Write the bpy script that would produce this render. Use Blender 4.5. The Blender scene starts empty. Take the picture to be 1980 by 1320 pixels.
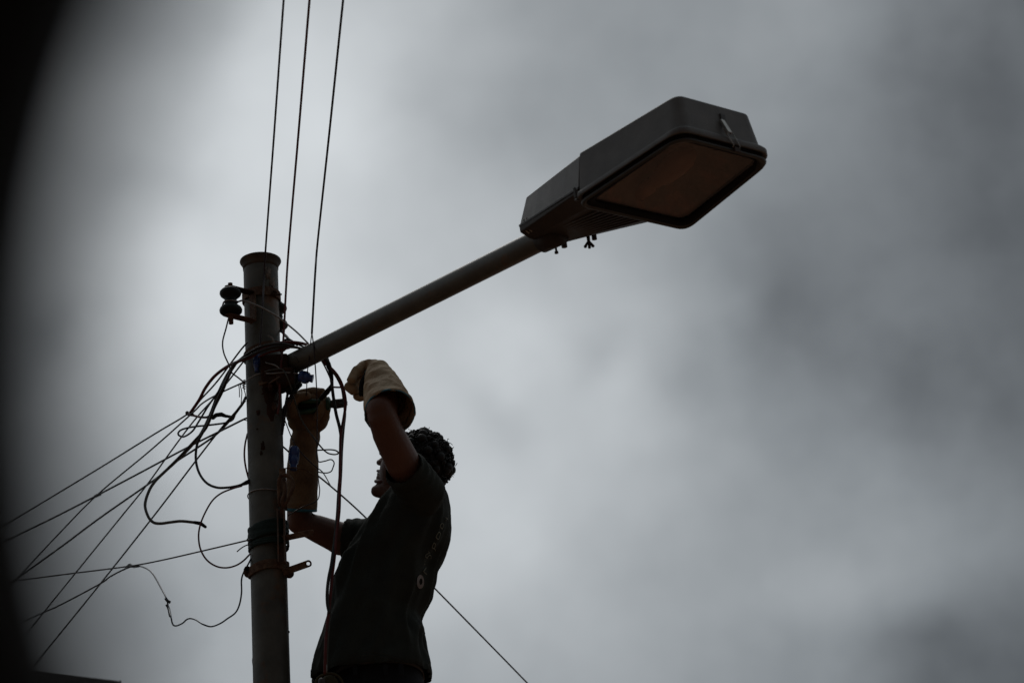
import bpy, bmesh, math, random
import numpy as np
from mathutils import Vector, Matrix, noise
PI = math.pi
random.seed(7)
sc = bpy.context.scene
C = sc.collection

# ------------------------------------------------------------------ camera
FPX, W, H = 5000.0, 1980, 1320
PITCH, ROLL, HEIGHT = math.radians(24.5), math.radians(-4.05), 1.6
EYE = Vector((0, 0, HEIGHT))
FWD = Vector((0, math.cos(PITCH), math.sin(PITCH)))
R0 = Vector((1, 0, 0)); U0 = Vector((0, -math.sin(PITCH), math.cos(PITCH)))
RGT = R0*math.cos(ROLL) + U0*math.sin(ROLL)
UPV = -R0*math.sin(ROLL) + U0*math.cos(ROLL)
cam_data = bpy.data.cameras.new('camera')
cam = bpy.data.objects.new('camera', cam_data); C.objects.link(cam)
m = Matrix((RGT, UPV, -FWD)).transposed().to_4x4(); m.translation = EYE
cam.matrix_world = m
cam_data.sensor_width = 36; cam_data.lens = FPX/W*36
cam_data.clip_start = .02; cam_data.clip_end = 3000
cam_data.dof.use_dof = True; cam_data.dof.focus_distance = 6.95; cam_data.dof.aperture_fstop = 4.5
sc.camera = cam

def ray(px, py):
    return FWD + RGT*((px-W/2)/FPX) - UPV*((py-H/2)/FPX)
def at(px, py, Y):                      # point where the sight line meets the upright plane y = Y
    r = ray(px, py); return EYE + r*(Y/r.y)
def mpp(Y=6.5):                         # metres per photo pixel there
    return Y/math.cos(PITCH)/FPX

# ------------------------------------------------------------------ sky, sun, exposure
world = bpy.data.worlds.new('World'); sc.world = world; world.use_nodes = True
nt = world.node_tree; N = nt.nodes; L = nt.links
for n in list(N): N.remove(n)
def nd(t, **k):
    n = N.new(t)
    for a, b in k.items(): setattr(n, a, b)
    return n
def wmath(op, a, b=None, clamp=False):
    n = nd('ShaderNodeMath', operation=op, use_clamp=clamp)
    for i, v in enumerate((a, b)):
        if v is None: continue
        if isinstance(v, (int, float)): n.inputs[i].default_value = v
        else: L.new(v, n.inputs[i])
    return n.outputs[0]
SUN_EL, SUN_AZ = math.radians(52), math.radians(-12)     # behind thin cloud, ahead of the lens and to its left
out = nd('ShaderNodeOutputWorld'); bg = nd('ShaderNodeBackground'); bg.inputs[1].default_value = .1
sky = nd('ShaderNodeTexSky', sky_type='NISHITA'); sky.sun_disc = False
sky.sun_elevation = SUN_EL; sky.sun_rotation = SUN_AZ
tc = nd('ShaderNodeTexCoord'); vec = tc.outputs['Generated']
def wnoise(scale, detail, rough, off, stretch=(1, 1, 1)):
    mp = nd('ShaderNodeMapping'); mp.inputs['Location'].default_value = off; mp.inputs['Scale'].default_value = stretch
    L.new(vec, mp.inputs[0])
    n = nd('ShaderNodeTexNoise'); n.inputs['Scale'].default_value = scale; n.inputs['Detail'].default_value = detail
    n.inputs['Roughness'].default_value = rough; L.new(mp.outputs[0], n.inputs[0]); return n.outputs[0]
# gently warped direction so that cloud banks have soft uneven edges
wn = nd('ShaderNodeTexNoise'); wn.inputs['Scale'].default_value = 9; wn.inputs['Detail'].default_value = 4
L.new(vec, wn.inputs[0])
vs = nd('ShaderNodeVectorMath', operation='SUBTRACT'); L.new(wn.outputs['Color'], vs.inputs[0]); vs.inputs[1].default_value = (.5, .5, .5)
vk = nd('ShaderNodeVectorMath', operation='SCALE'); L.new(vs.outputs[0], vk.inputs[0]); vk.inputs['Scale'].default_value = .075
va = nd('ShaderNodeVectorMath', operation='ADD'); L.new(vec, va.inputs[0]); L.new(vk.outputs[0], va.inputs[1])
vn = nd('ShaderNodeVectorMath', operation='NORMALIZE'); L.new(va.outputs[0], vn.inputs[0])
def bank(px, py, size, amp):            # a soft cloud bank in that direction of the sky
    d = ray(px, py).normalized()
    dp = nd('ShaderNodeVectorMath', operation='DISTANCE'); L.new(vn.outputs[0], dp.inputs[0]); dp.inputs[1].default_value = d
    q = wmath('DIVIDE', dp.outputs['Value'], size/FPX)
    q = wmath('MULTIPLY', wmath('MULTIPLY', q, q), -1.0)
    return wmath('MULTIPLY', wmath('POWER', 2.71828, q), amp)
base = .30
banks = [(-60, -60, 0.09), (-60, 228, 0.25), (-60, 804, -0.1), (-60, 1092, 0.08), (240, -60, -0.03), (240, 228, 0.05), (240, 516, 0.11), (240, 804, 0.19), (240, 1092, -0.07), (240, 1380, 0.06), (540, -60, 0.14), (540, 228, 0.24), (540, 516, 0.18), (540, 804, 0.22), (540, 1092, 0.09), (540, 1380, 0.07), (840, -60, 0.1), (840, 228, 0.13), (840, 516, 0.07), (840, 804, 0.11), (840, 1092, 0.14), (1140, -60, -0.03), (1140, 228, -0.04), (1140, 516, 0.13), (1140, 804, 0.12), (1140, 1092, 0.06), (1140, 1380, 0.03), (1440, -60, 0.02), (1440, 516, -0.1), (1440, 804, 0.01), (1740, -60, -0.08), (1740, 228, -0.08), (1740, 516, -0.05), (1740, 804, -0.1), (1740, 1092, 0.08), (1740, 1380, -0.11), (2040, -60, -0.13), (2040, 228, -0.1), (2040, 516, -0.13), (2040, 804, -0.08), (2040, 1092, -0.05), (2040, 1380, -0.18)]  # darker banks along the right edge also paint in lens vignetting
terms = [bank(x, y, 230, a) for x, y, a in banks]
puffs = [(1000, 610, 85, .07), (925, 690, 55, .05), (1180, 742, 75, .05), (960, 995, 110, .06), (1640, 1130, 80, .045), (580, 70, 140, .05), (1135, 690, 55, -.07), (940, 780, 55, -.06),
         (1510, 680, 120, -.06), (240, 372, 95, -.09), (400, 385, 70, -.05), (880, 190, 90, -.05), (110, 690, 80, -.10), (1340, 770, 60, -.035), (1380, 640, 70, .03), (1800, 1290, 90, -.03), (1250, 1040, 80, -.03), (680, 240, 90, .04), (340, 540, 110, .05)]
terms += [bank(*q) for q in puffs]
acc = None
for t in terms: acc = t if acc is None else wmath('ADD', acc, t)
n1 = wmath('MULTIPLY', wmath('SUBTRACT', wnoise(8, 3, .45, (3.1, 1.7, .4), (1, 1, 1.2)), .5), .12)
n2 = wmath('MULTIPLY', wmath('SUBTRACT', wnoise(26, 3, .4, (.3, 2.7, 5.4), (1, 1, 1.1)), .5), .09)
n3 = wmath('MULTIPLY', wmath('SUBTRACT', wnoise(75, 3, .45, (7.3, 1.1, 2.2), (1, 1, 1)), .5), .035)
acc = wmath('ADD', acc, wmath('ADD', wmath('ADD', n1, n2), n3))
acc = wmath('ADD', acc, base)
# the overcast is thinner towards the hidden sun and thickens smoothly away from it
sdv = Vector((math.sin(SUN_AZ)*math.cos(SUN_EL), math.cos(SUN_AZ)*math.cos(SUN_EL), math.sin(SUN_EL)))
vdir = Vector((-.1, .9, .45)).normalized()
dt = nd('ShaderNodeVectorMath', operation='DOT_PRODUCT'); L.new(vec, dt.inputs[0]); dt.inputs[1].default_value = vdir
mr = nd('ShaderNodeMapRange', interpolation_type='SMOOTHSTEP'); L.new(dt.outputs['Value'], mr.inputs[0])
mr.inputs[1].default_value = -.9; mr.inputs[2].default_value = .93; mr.inputs[3].default_value = .10; mr.inputs[4].default_value = 1.0
acc = wmath('MAXIMUM', wmath('MULTIPLY', acc, mr.outputs[0]), .02)
cr = nd('ShaderNodeValToRGB'); L.new(acc, cr.inputs[0])
e = cr.color_ramp.elements; e[0].position = 0; e[0].color = (0, 0, 0, 1); e[1].position = .75; e[1].color = (.715, .752, .775, 1)
e = cr.color_ramp.elements.new(.25); e.color = (.232, .252, .266, 1)
sc10 = nd('ShaderNodeVectorMath', operation='SCALE'); L.new(cr.outputs[0], sc10.inputs[0]); sc10.inputs['Scale'].default_value = 10
mx = nd('ShaderNodeMix', data_type='RGBA'); mx.inputs[0].default_value = .03
L.new(sc10.outputs[0], mx.inputs[6]); L.new(sky.outputs[0], mx.inputs[7])
L.new(mx.outputs[2], bg.inputs[0]); L.new(bg.outputs[0], out.inputs[0])
sd = bpy.data.lights.new('sun', 'SUN'); sd.energy = .5; sd.angle = math.radians(24); sd.color = (1, .97, .93)
sun = bpy.data.objects.new('sun', sd); C.objects.link(sun)
sun.rotation_euler = (-sdv).to_track_quat('-Z', 'Y').to_euler()
sc.view_settings.view_transform = 'Standard'; sc.view_settings.look = 'None'
sc.view_settings.exposure = 0; sc.view_settings.gamma = 1; sc.view_settings.use_curve_mapping = False

# ------------------------------------------------------------------ materials
def mat(name, col, rough=.6, metal=0, spec=.5, var=.25, vscale=30, col2=None, patch=.5, pscale=8, bump=.15, bscale=120, soft=.08, coat=0):
    mt = bpy.data.materials.new(name); mt.use_nodes = True; t = mt.node_tree; n_, l_ = t.nodes, t.links
    b = n_['Principled BSDF']; b.inputs['Roughness'].default_value = rough; b.inputs['Metallic'].default_value = metal
    b.inputs['Specular IOR Level'].default_value = spec
    if coat: b.inputs['Coat Weight'].default_value = coat
    co = n_.new('ShaderNodeTexCoord')
    a = n_.new('ShaderNodeTexNoise'); a.inputs['Scale'].default_value = vscale; a.inputs['Detail'].default_value = 6; l_.new(co.outputs['Object'], a.inputs[0])
    r = n_.new('ShaderNodeMapRange'); l_.new(a.outputs[0], r.inputs[0]); r.inputs[1].default_value = .3; r.inputs[2].default_value = .7
    r.inputs[3].default_value = 1-var; r.inputs[4].default_value = 1+var
    hs = n_.new('ShaderNodeMix'); hs.data_type = 'RGBA'; hs.inputs[0].default_value = 0
    hs.inputs[6].default_value = (*col, 1); hs.inputs[7].default_value = (*(col2 or col), 1)
    if col2:
        p = n_.new('ShaderNodeTexNoise'); p.inputs['Scale'].default_value = pscale; p.inputs['Detail'].default_value = 8; p.inputs['Roughness'].default_value = .65
        l_.new(co.outputs['Object'], p.inputs[0])
        q = n_.new('ShaderNodeMapRange'); l_.new(p.outputs[0], q.inputs[0]); q.inputs[1].default_value = patch-soft; q.inputs[2].default_value = patch+soft
        l_.new(q.outputs[0], hs.inputs[0])
    vm = n_.new('ShaderNodeVectorMath'); vm.operation = 'SCALE'; l_.new(hs.outputs[2], vm.inputs[0]); l_.new(r.outputs[0], vm.inputs['Scale'])
    l_.new(vm.outputs[0], b.inputs['Base Color'])
    if bump:
        g = n_.new('ShaderNodeTexNoise'); g.inputs['Scale'].default_value = bscale; g.inputs['Detail'].default_value = 5; l_.new(co.outputs['Object'], g.inputs[0])
        bu = n_.new('ShaderNodeBump'); bu.inputs['Strength'].default_value = bump; bu.inputs['Distance'].default_value = .004
        l_.new(g.outputs[0], bu.inputs['Height']); l_.new(bu.outputs[0], b.inputs['Normal'])
    return mt
M = {}
M['pole'] = mat('pole_paint', (.078, .08, .067), .5, 0, .35, .38, 14, (.12, .07, .038), .60, 9, .3, 60, .05)
M['arm'] = mat('arm_paint', (.085, .087, .074), .42, 0, .45, .2, 16, (.12, .07, .035), .64, 14, .1, 80, .06)
M['rust'] = mat('rusty_steel', (.095, .053, .034), .85, .2, .3, .4, 60, (.17, .12, .08), .56, 26, .6, 200, .1)
M['rustdark'] = mat('dark_rusty_steel', (.03, .014, .008), .85, .2, .3, .4, 60, (.075, .03, .013), .58, 20, .6, 200, .1)
M['ceramic'] = mat('dark_ceramic', (.009, .012, .010), .5, 0, .2, .15, 20, None, bump=.05)
M['housing'] = mat('grey_housing', (.112, .112, .108), .55, 0, .4, .14, 22, (.125, .122, .115), .62, 12, .3, 420, .12)
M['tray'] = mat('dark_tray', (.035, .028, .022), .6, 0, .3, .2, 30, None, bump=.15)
M['frame'] = mat('lens_frame', (.04, .04, .036), .5, 0, .4, .2, 30, None, bump=.12)
M['gasket'] = mat('gasket', (.006, .006, .006), .8, 0, .2, bump=0)
M['steel'] = mat('bright_steel', (.42, .41, .38), .42, .9, .5, .15, 60, None, bump=.05)
M['boltm'] = mat('bolt_steel', (.05, .035, .028), .6, .5, .4, .3, 90, None, bump=.2)
M['blackcable'] = mat('black_cable', (.014, .015, .015), .45, 0, .4, .2, 60, None, bump=.1)
M['greycable'] = mat('grey_cable', (.06, .065, .06), .5, 0, .4, .2, 60, None, bump=.1)
M['redcable'] = mat('red_cable', (.10, .016, .014), .5, 0, .35, .25, 60, (.03, .02, .02), .6, 30, .1)
M['bluecable'] = mat('blue_cable', (.03, .05, .075), .45, 0, .4, .2, 60, None, bump=.1)
M['barewire'] = mat('bare_wire', (.26, .25, .24), .45, .7, .5, .2, 60, None, bump=.1)
M['linewire'] = mat('line_wire', (.03, .022, .024), .5, .2, .4, .2, 60, None, bump=.1)
M['blueplastic'] = mat('blue_plastic', (.022, .055, .20), .3, 0, .5, .2, 60, None, bump=.05)
M['greentape'] = mat('green_tape', (.004, .014, .010), .6, 0, .2, .3, 60, None, bump=.4, bscale=90)
M['greenplastic'] = mat('green_plastic', (.010, .06, .030), .4, 0, .5, .2, 60, None, bump=.05)
M['toolsteel'] = mat('tool_steel', (.05, .05, .045), .45, .6, .5, .2, 60, None, bump=.1)
M['skin'] = mat('skin', (.115, .052, .033), .5, 0, .4, .12, 14, None, bump=.25, bscale=260)
M['lips'] = mat('lips', (.10, .035, .028), .45, 0, .4, .1, 30, None, bump=.05)
M['teeth'] = mat('teeth', (.30, .27, .22), .3, 0, .5, .05, 30, None, bump=0)
M['eye'] = mat('eye', (.25, .24, .22), .2, 0, .5, .05, 30, None, bump=0)
M['hair'] = mat('hair', (.006, .006, .005), .6, 0, .35, .3, 60, None, bump=.5, bscale=300)
M['glove'] = mat('glove_leather', (.43, .34, .225), .85, 0, .2, .14, 16, (.27, .17, .095), .56, 9, .5, 340, .14)
M['gloveold'] = mat('soiled_glove_leather', (.22, .15, .088), .85, 0, .2, .2, 16, (.13, .08, .045), .54, 12, .5, 340, .12)
M['trim'] = mat('teal_binding', (.035, .15, .20), .7, 0, .3, .2, 60, None, bump=.3)
M['shirt'] = mat('black_cotton', (.027, .032, .027), .9, 0, .15, .15, 24, None, bump=.5, bscale=420)
M['print'] = mat('shirt_print', (.16, .17, .135), .8, 0, .2, .45, 60, None, bump=0)
M['printgrey'] = mat('shirt_emblem_print', (.21, .195, .19), .8, 0, .2, .3, 90, None, bump=0)
M['trouser'] = mat('dark_denim', (.010, .012, .015), .85, 0, .2, .2, 40, None, bump=.5, bscale=400)
M['belt'] = mat('belt_leather', (.022, .026, .028), .45, 0, .4, .2, 40, None, bump=.2)
M['boot'] = mat('boot_leather', (.03, .022, .018), .5, 0, .4, .2, 40, None, bump=.2)
M['olive'] = mat('olive_canvas', (.05, .043, .022), .9, 0, .2, .2, 40, None, bump=.5)
M['rubber'] = mat('black_rubber', (.008, .009, .009), .7, 0, .2, .2, 40, None, bump=.1)
M['panel'] = mat('dark_panel', (.010, .012, .013), .7, 0, .2, .2, 40, None, bump=.1)
M['earth'] = mat('red_earth', (.29, .155, .10), .95, 0, .1, .25, .4, (.18, .12, .075), .55, .15, .4, 8, .15)
M['concrete'] = mat('dark_concrete', (.055, .052, .048), .9, 0, .2, .3, 3, None, bump=.4, bscale=20)
M['plaster'] = mat('plaster', (.12, .11, .10), .9, 0, .2, .2, 2, None, bump=.3, bscale=30)
M['wood'] = mat('wood', (.14, .09, .05), .8, 0, .2, .3, 20, None, bump=.3)
def special():
    g = bpy.data.materials.new('lamp_glass'); g.use_nodes = True; n_, l_ = g.node_tree.nodes, g.node_tree.links
    n_.remove(n_['Principled BSDF']); o = n_['Material Output']
    tr = n_.new('ShaderNodeBsdfTransparent'); tr.inputs[0].default_value = (.86, .80, .74, 1)
    gl = n_.new('ShaderNodeBsdfGlossy'); gl.inputs['Roughness'].default_value = .08
    lw = n_.new('ShaderNodeLayerWeight'); lw.inputs[0].default_value = .5
    pw_ = n_.new('ShaderNodeMath'); pw_.operation = 'POWER'; l_.new(lw.outputs['Facing'], pw_.inputs[0]); pw_.inputs[1].default_value = 4
    fr = n_.new('ShaderNodeMath'); fr.operation = 'MULTIPLY_ADD'; l_.new(pw_.outputs[0], fr.inputs[0]); fr.inputs[1].default_value = .6; fr.inputs[2].default_value = .03
    mxx = n_.new('ShaderNodeMixShader'); l_.new(fr.outputs[0], mxx.inputs[0]); l_.new(tr.outputs[0], mxx.inputs[1]); l_.new(gl.outputs[0], mxx.inputs[2])
    l_.new(mxx.outputs[0], o.inputs[0]); M['glass'] = g
special()
M['reflector'] = mat('reflector', (.07, .056, .048), .3, .35, .4, .4, 26, (.20, .075, .042), .58, 14, 1.0, 18, .1)  # red-brown tint and patches paint in the red earth's reflection
M['bulb'] = mat('bulb_glass', (.19, .10, .065), .12, 0, .6, .1, 30, None, bump=0)

# ------------------------------------------------------------------ helpers
def link(name, me, mt, parent=None, smooth=True):
    o = bpy.data.objects.new(name, me); C.objects.link(o)
    if mt is not None and not me.materials: me.materials.append(M[mt] if isinstance(mt, str) else mt)
    if smooth:
        for p in me.polygons: p.use_smooth = True
    if parent is not None:
        o.parent = parent; o.matrix_parent_inverse = parent.matrix_world.inverted()
    return o
def obj(name, bm, mt, parent=None, smooth=True, bevel=0, seg=2):
    bmesh.ops.recalc_face_normals(bm, faces=bm.faces)
    me = bpy.data.meshes.new(name); bm.to_mesh(me); bm.free()
    o = link(name, me, mt, parent, smooth)
    if bevel:
        b = o.modifiers.new('bevel', 'BEVEL'); b.width = bevel; b.segments = seg; b.limit_method = 'ANGLE'; b.angle_limit = .6; b.harden_normals = True
    return o
def thing(name, label, cat, loc, group=None):
    o = bpy.data.objects.new(name, None); C.objects.link(o); o.location = loc; o.empty_display_size = .1
    o.matrix_world = Matrix.Translation(loc)
    o['label'] = label; o['category'] = cat
    if group: o['group'] = group
    return o
def tag(o, label, cat, group=None):
    o['label'] = label; o['category'] = cat
    if group: o['group'] = group
    return o
def basis(d):
    d = d.normalized(); a = Vector((0, 0, 1)) if abs(d.z) < .9 else Vector((1, 0, 0))
    x = a.cross(d).normalized(); return x, d.cross(x).normalized(), d
def ringloft(bm, rings, cap=True, closed=True):
    vr = [[bm.verts.new(p) for p in r] for r in rings]
    for a, b in zip(vr[:-1], vr[1:]):
        n = len(a)
        for i in range(n if closed else n-1): bm.faces.new((a[i], a[(i+1) % n], b[(i+1) % n], b[i]))
    if cap:
        bm.faces.new(vr[0][::-1]); bm.faces.new(vr[-1])
    return vr
def cyl(bm, a, b, r1, r2=None, n=16, cap=True):
    r2 = r1 if r2 is None else r2; x, y, d = basis(b-a)
    ringloft(bm, [[p + x*math.cos(2*PI*i/n)*r + y*math.sin(2*PI*i/n)*r for i in range(n)] for p, r in ((a, r1), (b, r2))], cap)
def lathe(bm, o, axis, prof, n=28):     # prof: (distance along the axis, radius)
    x, y, d = basis(axis)
    ringloft(bm, [[o + d*t + x*math.cos(2*PI*i/n)*r + y*math.sin(2*PI*i/n)*r for i in range(n)] for t, r in prof], True)
def box(bm, c, x, y, z, sx, sy, sz):
    v = [bm.verts.new(c + x*(a*sx/2) + y*(b*sy/2) + z*(g*sz/2)) for a in (-1, 1) for b in (-1, 1) for g in (-1, 1)]
    for f in ((0, 1, 3, 2), (4, 6, 7, 5), (0, 4, 5, 1), (2, 3, 7, 6), (0, 2, 6, 4), (1, 5, 7, 3)): bm.faces.new([v[i] for i in f])
def ball(bm, c, r, sub=2, rot=None, jit=0):
    t = bmesh.new(); bmesh.ops.create_icosphere(t, subdivisions=sub, radius=1)
    rr = Vector(r) if hasattr(r, '__len__') else Vector((r, r, r)); mp = {}
    for v in t.verts:
        p = Vector((v.co.x*rr.x, v.co.y*rr.y, v.co.z*rr.z))
        if jit: p *= 1 + jit*noise.noise(p*60 + c*40)
        if rot: p = rot @ p
        mp[v] = bm.verts.new(c+p)
    for f in t.faces: bm.faces.new([mp[v] for v in f.verts])
    t.free()
def capsule(bm, a, b, r1, r2, n=16):
    d = (b-a); ln = d.length
    if ln < 1e-6: ball(bm, a, r1); return
    x, y, d = basis(d); rings = []
    for k in range(1, 5): t = -PI/2 + k*PI/8 - PI/16; rings.append((a + d*math.sin(t)*r1, math.cos(t)*r1))
    for k in range(0, 4): t = k*PI/8 + PI/16; rings.append((b + d*math.sin(t)*r2, math.cos(t)*r2))
    ringloft(bm, [[p + x*math.cos(2*PI*i/n)*r + y*math.sin(2*PI*i/n)*r for i in range(n)] for p, r in rings])
def chain(bm, pts, rs):
    for i in range(len(pts)-1): capsule(bm, pts[i], pts[i+1], rs[i], rs[i+1])
def spline(pts, per=8):
    P = [pts[0]*2-pts[1]] + list(pts) + [pts[-1]*2-pts[-2]]; o = []
    for i in range(1, len(P)-2):
        a, b, c, d = P[i-1:i+3]
        for k in range(per):
            t = k/per
            o.append(.5*((2*b) + (c-a)*t + (2*a-5*b+4*c-d)*t*t + (3*b-a-3*c+d)*t**3))
    o.append(P[-2]); return o
def tube(bm, pts, r, n=8, per=8, smooth=True):
    ps = spline(pts, per) if smooth and len(pts) > 2 else pts
    rs = r if callable(r) else (lambda t: r)
    t0 = (ps[1]-ps[0]).normalized(); x, y, _ = basis(t0); rings = []
    for i, p in enumerate(ps):
        t = (ps[min(i+1, len(ps)-1)]-ps[max(i-1, 0)]).normalized()
        x = (x - t*x.dot(t)).normalized(); y = t.cross(x); q = rs(i/(len(ps)-1))
        rings.append([p + x*math.cos(2*PI*k/n)*q + y*math.sin(2*PI*k/n)*q for k in range(n)])
    ringloft(bm, rings)
def remesh(bm, voxel, smooth=4, name='x', factor=.5):
    bmesh.ops.recalc_face_normals(bm, faces=bm.faces)
    me = bpy.data.meshes.new(name); bm.to_mesh(me); bm.free()
    o = bpy.data.objects.new(name, me); C.objects.link(o)
    r = o.modifiers.new('r', 'REMESH'); r.mode = 'VOXEL'; r.voxel_size = voxel; r.adaptivity = 0
    if smooth: s = o.modifiers.new('s', 'SMOOTH'); s.factor = factor; s.iterations = smooth
    dg = bpy.context.evaluated_depsgraph_get(); ev = o.evaluated_get(dg)
    me2 = bpy.data.meshes.new_from_object(ev); bpy.data.objects.remove(o); bpy.data.meshes.remove(me)
    return me2

# ------------------------------------------------------------------ ground and the far house (its roof edge shows low at the left)
bm = bmesh.new(); g = 24
vv = [[bm.verts.new((x, y, .0)) for x in (-900, -60, -20, 0, 20, 60, 900)] for y in (-900, -60, -20, 0, 20, 60, 900)]
for i in range(6):
    for j in range(6): bm.faces.new((vv[i][j], vv[i][j+1], vv[i+1][j+1], vv[i+1][j]))
gr = obj('ground', bm, 'earth', None, False); gr['kind'] = 'structure'
HY = 10.5
pa, pb = at(60, 1300, HY), at(235, 1320.5, HY)
X, Y_, Z = Vector((1, 0, 0)), Vector((0, 1, 0)), Vector((0, 0, 1))
hz = pb.z-.012; hx1 = pb.x + .06
house = thing('house', 'dark flat-roofed house whose roof edge shows low in the left corner', 'house', Vector((hx1-4, HY+2, 0)))
bm = bmesh.new(); box(bm, Vector((hx1-4, HY+2.6, (hz-.12)/2)), X, Y_, Z, 7.4, 4.6, hz-.12); obj('wall', bm, 'plaster', house, False)
sl = (pa.z-pb.z)/(pa.x-pb.x)
bm = bmesh.new(); dx = Vector((1, 0, sl)).normalized()
box(bm, Vector((hx1-4, HY+2.6, hz+sl*(-4-.06)-.06+.0)), dx, Y_, Z, 8.0, 5.2, .12); obj('roof', bm, 'concrete', house, False, .01)
bm = bmesh.new(); r0 = at(231, 1322, HY); tube(bm, [r0-Z*.1, r0 + Z*.014], .006, 6, 1, False); obj('roof_rod', bm, 'linewire', house)
for k in range(3):
    bm = bmesh.new(); cx = hx1-2-k*2.1
    box(bm, Vector((cx, HY+.28, 2.0)), X, Y_, Z, 1.0, .05, 1.1); f = obj('window', bm, 'frame', house, False)
    bm = bmesh.new(); box(bm, Vector((cx, HY+.248, 2.0)), X, Y_, Z, .9, .012, 1.0); obj('pane', bm, 'gasket', f, False)

# ------------------------------------------------------------------ the opening the photographer looks through: black, very near, out of focus
DW = .232
def near(px, py, d=DW): return EYE + ray(px, py)*d
win = thing('window_surround', 'black blurred curved window surround close to the lens along the left edge', 'window frame', near(-300, 640))
def opening(inset, d):                  # stadium-shaped opening, left end round
    k = FPX/DW; Rr = 1990/k - inset; cx, cy = 108+1990, 745; o = []
    c = EYE + ray(cx, cy)*DW + FWD*(d-DW); Lx = .42
    for i in range(49): t = PI/2 + PI*i/48; o.append(c + RGT*math.cos(t)*Rr + UPV*math.sin(t)*Rr)
    for i in range(49): t = -PI/2 + PI*i/48; o.append(c + RGT*(Lx + math.cos(t)*Rr) + UPV*math.sin(t)*Rr)
    return o
def shell(ins_a, ins_b, d0, d1):
    bm = bmesh.new(); A, B, Cc, D = opening(ins_a, d0), opening(ins_b, d0), opening(ins_b, d1), opening(ins_a, d1)
    vr = [[bm.verts.new(p) for p in r] for r in (A, B, Cc, D)]
    for q in range(4):
        a, b = vr[q], vr[(q+1) % 4]; n = len(a)
        for i in range(n): bm.faces.new((a[i], a[(i+1) % n], b[(i+1) % n], b[i]))
    return bm
obj('panel', shell(-.001, -.16, DW+.002, DW+.022), 'panel', win)
obj('rubber_seal', shell(0, -.008, DW-.004, DW+.0), 'rubber', win)

# ------------------------------------------------------------------ the pole
PY = 6.5
pt = at(503.8, 512, PY); PX = pt.x; RP = 33.2*mpp(PY)*1.035
def pz(py):                             # height on the pole axis seen at that image row
    lo, hi = 0, 8
    for _ in range(40):
        mid = (lo+hi)/2; v = Vector((PX, PY, mid))-EYE; d = v.dot(FWD); y = H/2 - FPX*v.dot(UPV)/d
        if y > py: lo = mid
        else: hi = mid
    return lo
pole = thing('utility_pole', 'grey painted steel utility pole with flared rusty top and clamps', 'utility pole', Vector((PX, PY, 0)))
ztop = pz(514)
bm = bmesh.new(); rings = []
for k in range(61):
    z = ztop*k/60; rr = RP*(1.02 - .035*z/ztop)
    rings.append([Vector((PX + math.cos(2*PI*i/48)*rr, PY + math.sin(2*PI*i/48)*rr, z)) for i in range(48)])
ringloft(bm, rings, False)
rings = [[Vector((PX + math.cos(2*PI*i/48)*r_, PY + math.sin(2*PI*i/48)*r_, z_)) for i in range(48)] for r_, z_ in ((RP*.9, ztop), (RP*.9, ztop-.25))]
ringloft(bm, rings, False); obj('tube', bm, 'pole', pole)
bm = bmesh.new()
prof = [(RP*.90, ztop-.012), (RP*1.01, ztop-.012), (RP*1.02, ztop-.004), (RP*1.07, ztop+.003), (RP*1.15, ztop+.009), (RP*1.185, ztop+.0125), (RP*1.17, ztop+.0155), (RP*1.12, ztop+.016), (RP*1.02, ztop+.010), (RP*.92, ztop+.002)]
vr = [[bm.verts.new((PX+math.cos(2*PI*i/56)*r_, PY+math.sin(2*PI*i/56)*r_, z_)) for i in range(56)] for r_, z_ in prof]
for a, b in zip(vr, vr[1:]+vr[:1]):
    for i in range(56): bm.faces.new((a[i], a[(i+1) % 56], b[(i+1) % 56], b[i]))
M['rimrust'] = mat('rusty_pole_rim', (.06, .055, .043), .7, .1, .3, .3, 40, (.10, .055, .032), .54, 14, .4, 120, .1)
obj('flared_rim', bm, 'rimrust', pole)
# peeled paint patch, weld scars and dents, standing a little proud of the tube
def on_pole(px, py, off=.001):
    for _ in range(1):
        d = (ray(px, py)); o = EYE; R_ = RP+off
        ox, oy = o.x-PX, o.y-PY; a = d.x**2+d.y**2; b = 2*(ox*d.x+oy*d.y); c = ox*ox+oy*oy-R_*R_; D = b*b-4*a*c
        if D < 0: D = 0
        return o + d*((-b-math.sqrt(D))/(2*a))
def scar(cx, cy, w, h, mt, name, n=40, off=.0008, seed=0):
    rnd = random.Random(seed); bm = bmesh.new(); N_ = 22
    ang = [2*PI*i/N_ for i in range(N_)]; rad = [rnd.uniform(.55, 1.1) for _ in ang]
    c = bm.verts.new(on_pole(cx, cy, off+.0006)); ring = [bm.verts.new(on_pole(cx+math.cos(a)*w*r, cy+math.sin(a)*h*r, off)) for a, r in zip(ang, rad)]
    for i in range(N_): bm.faces.new((c, ring[i], ring[(i+1) % N_]))
    rim2 = [bm.verts.new(on_pole(cx+math.cos(a)*w*r*1.12, cy+math.sin(a)*h*r*1.12, -.001)) for a, r in zip(ang, rad)]
    for i in range(N_): bm.faces.new((ring[i], rim2[i], rim2[(i+1) % N_], ring[(i+1) % N_]))
    return obj(name, bm, mt, pole)
M['peel'] = mat('peeled_paint', (.20, .165, .14), .8, 0, .2, .4, 90, (.13, .12, .10), .5, 60, .5, 300, .06)
scar(519, 529, 7, 13, 'peel', 'paint_patch', seed=3); scar(526, 545, 6, 10, 'peel', 'paint_patch', seed=5); scar(513, 520, 4, 5, 'peel', 'paint_patch', seed=8)
scar(499, 797, 4.2, 6, 'rustdark', 'dent', seed=9); scar(508, 862, 5, 9, 'rustdark', 'dent', seed=11); scar(505, 875, 3, 5, 'rustdark', 'dent', seed=12)
scar(497, 829, 2, 2, 'rustdark', 'dent', seed=13)
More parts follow.
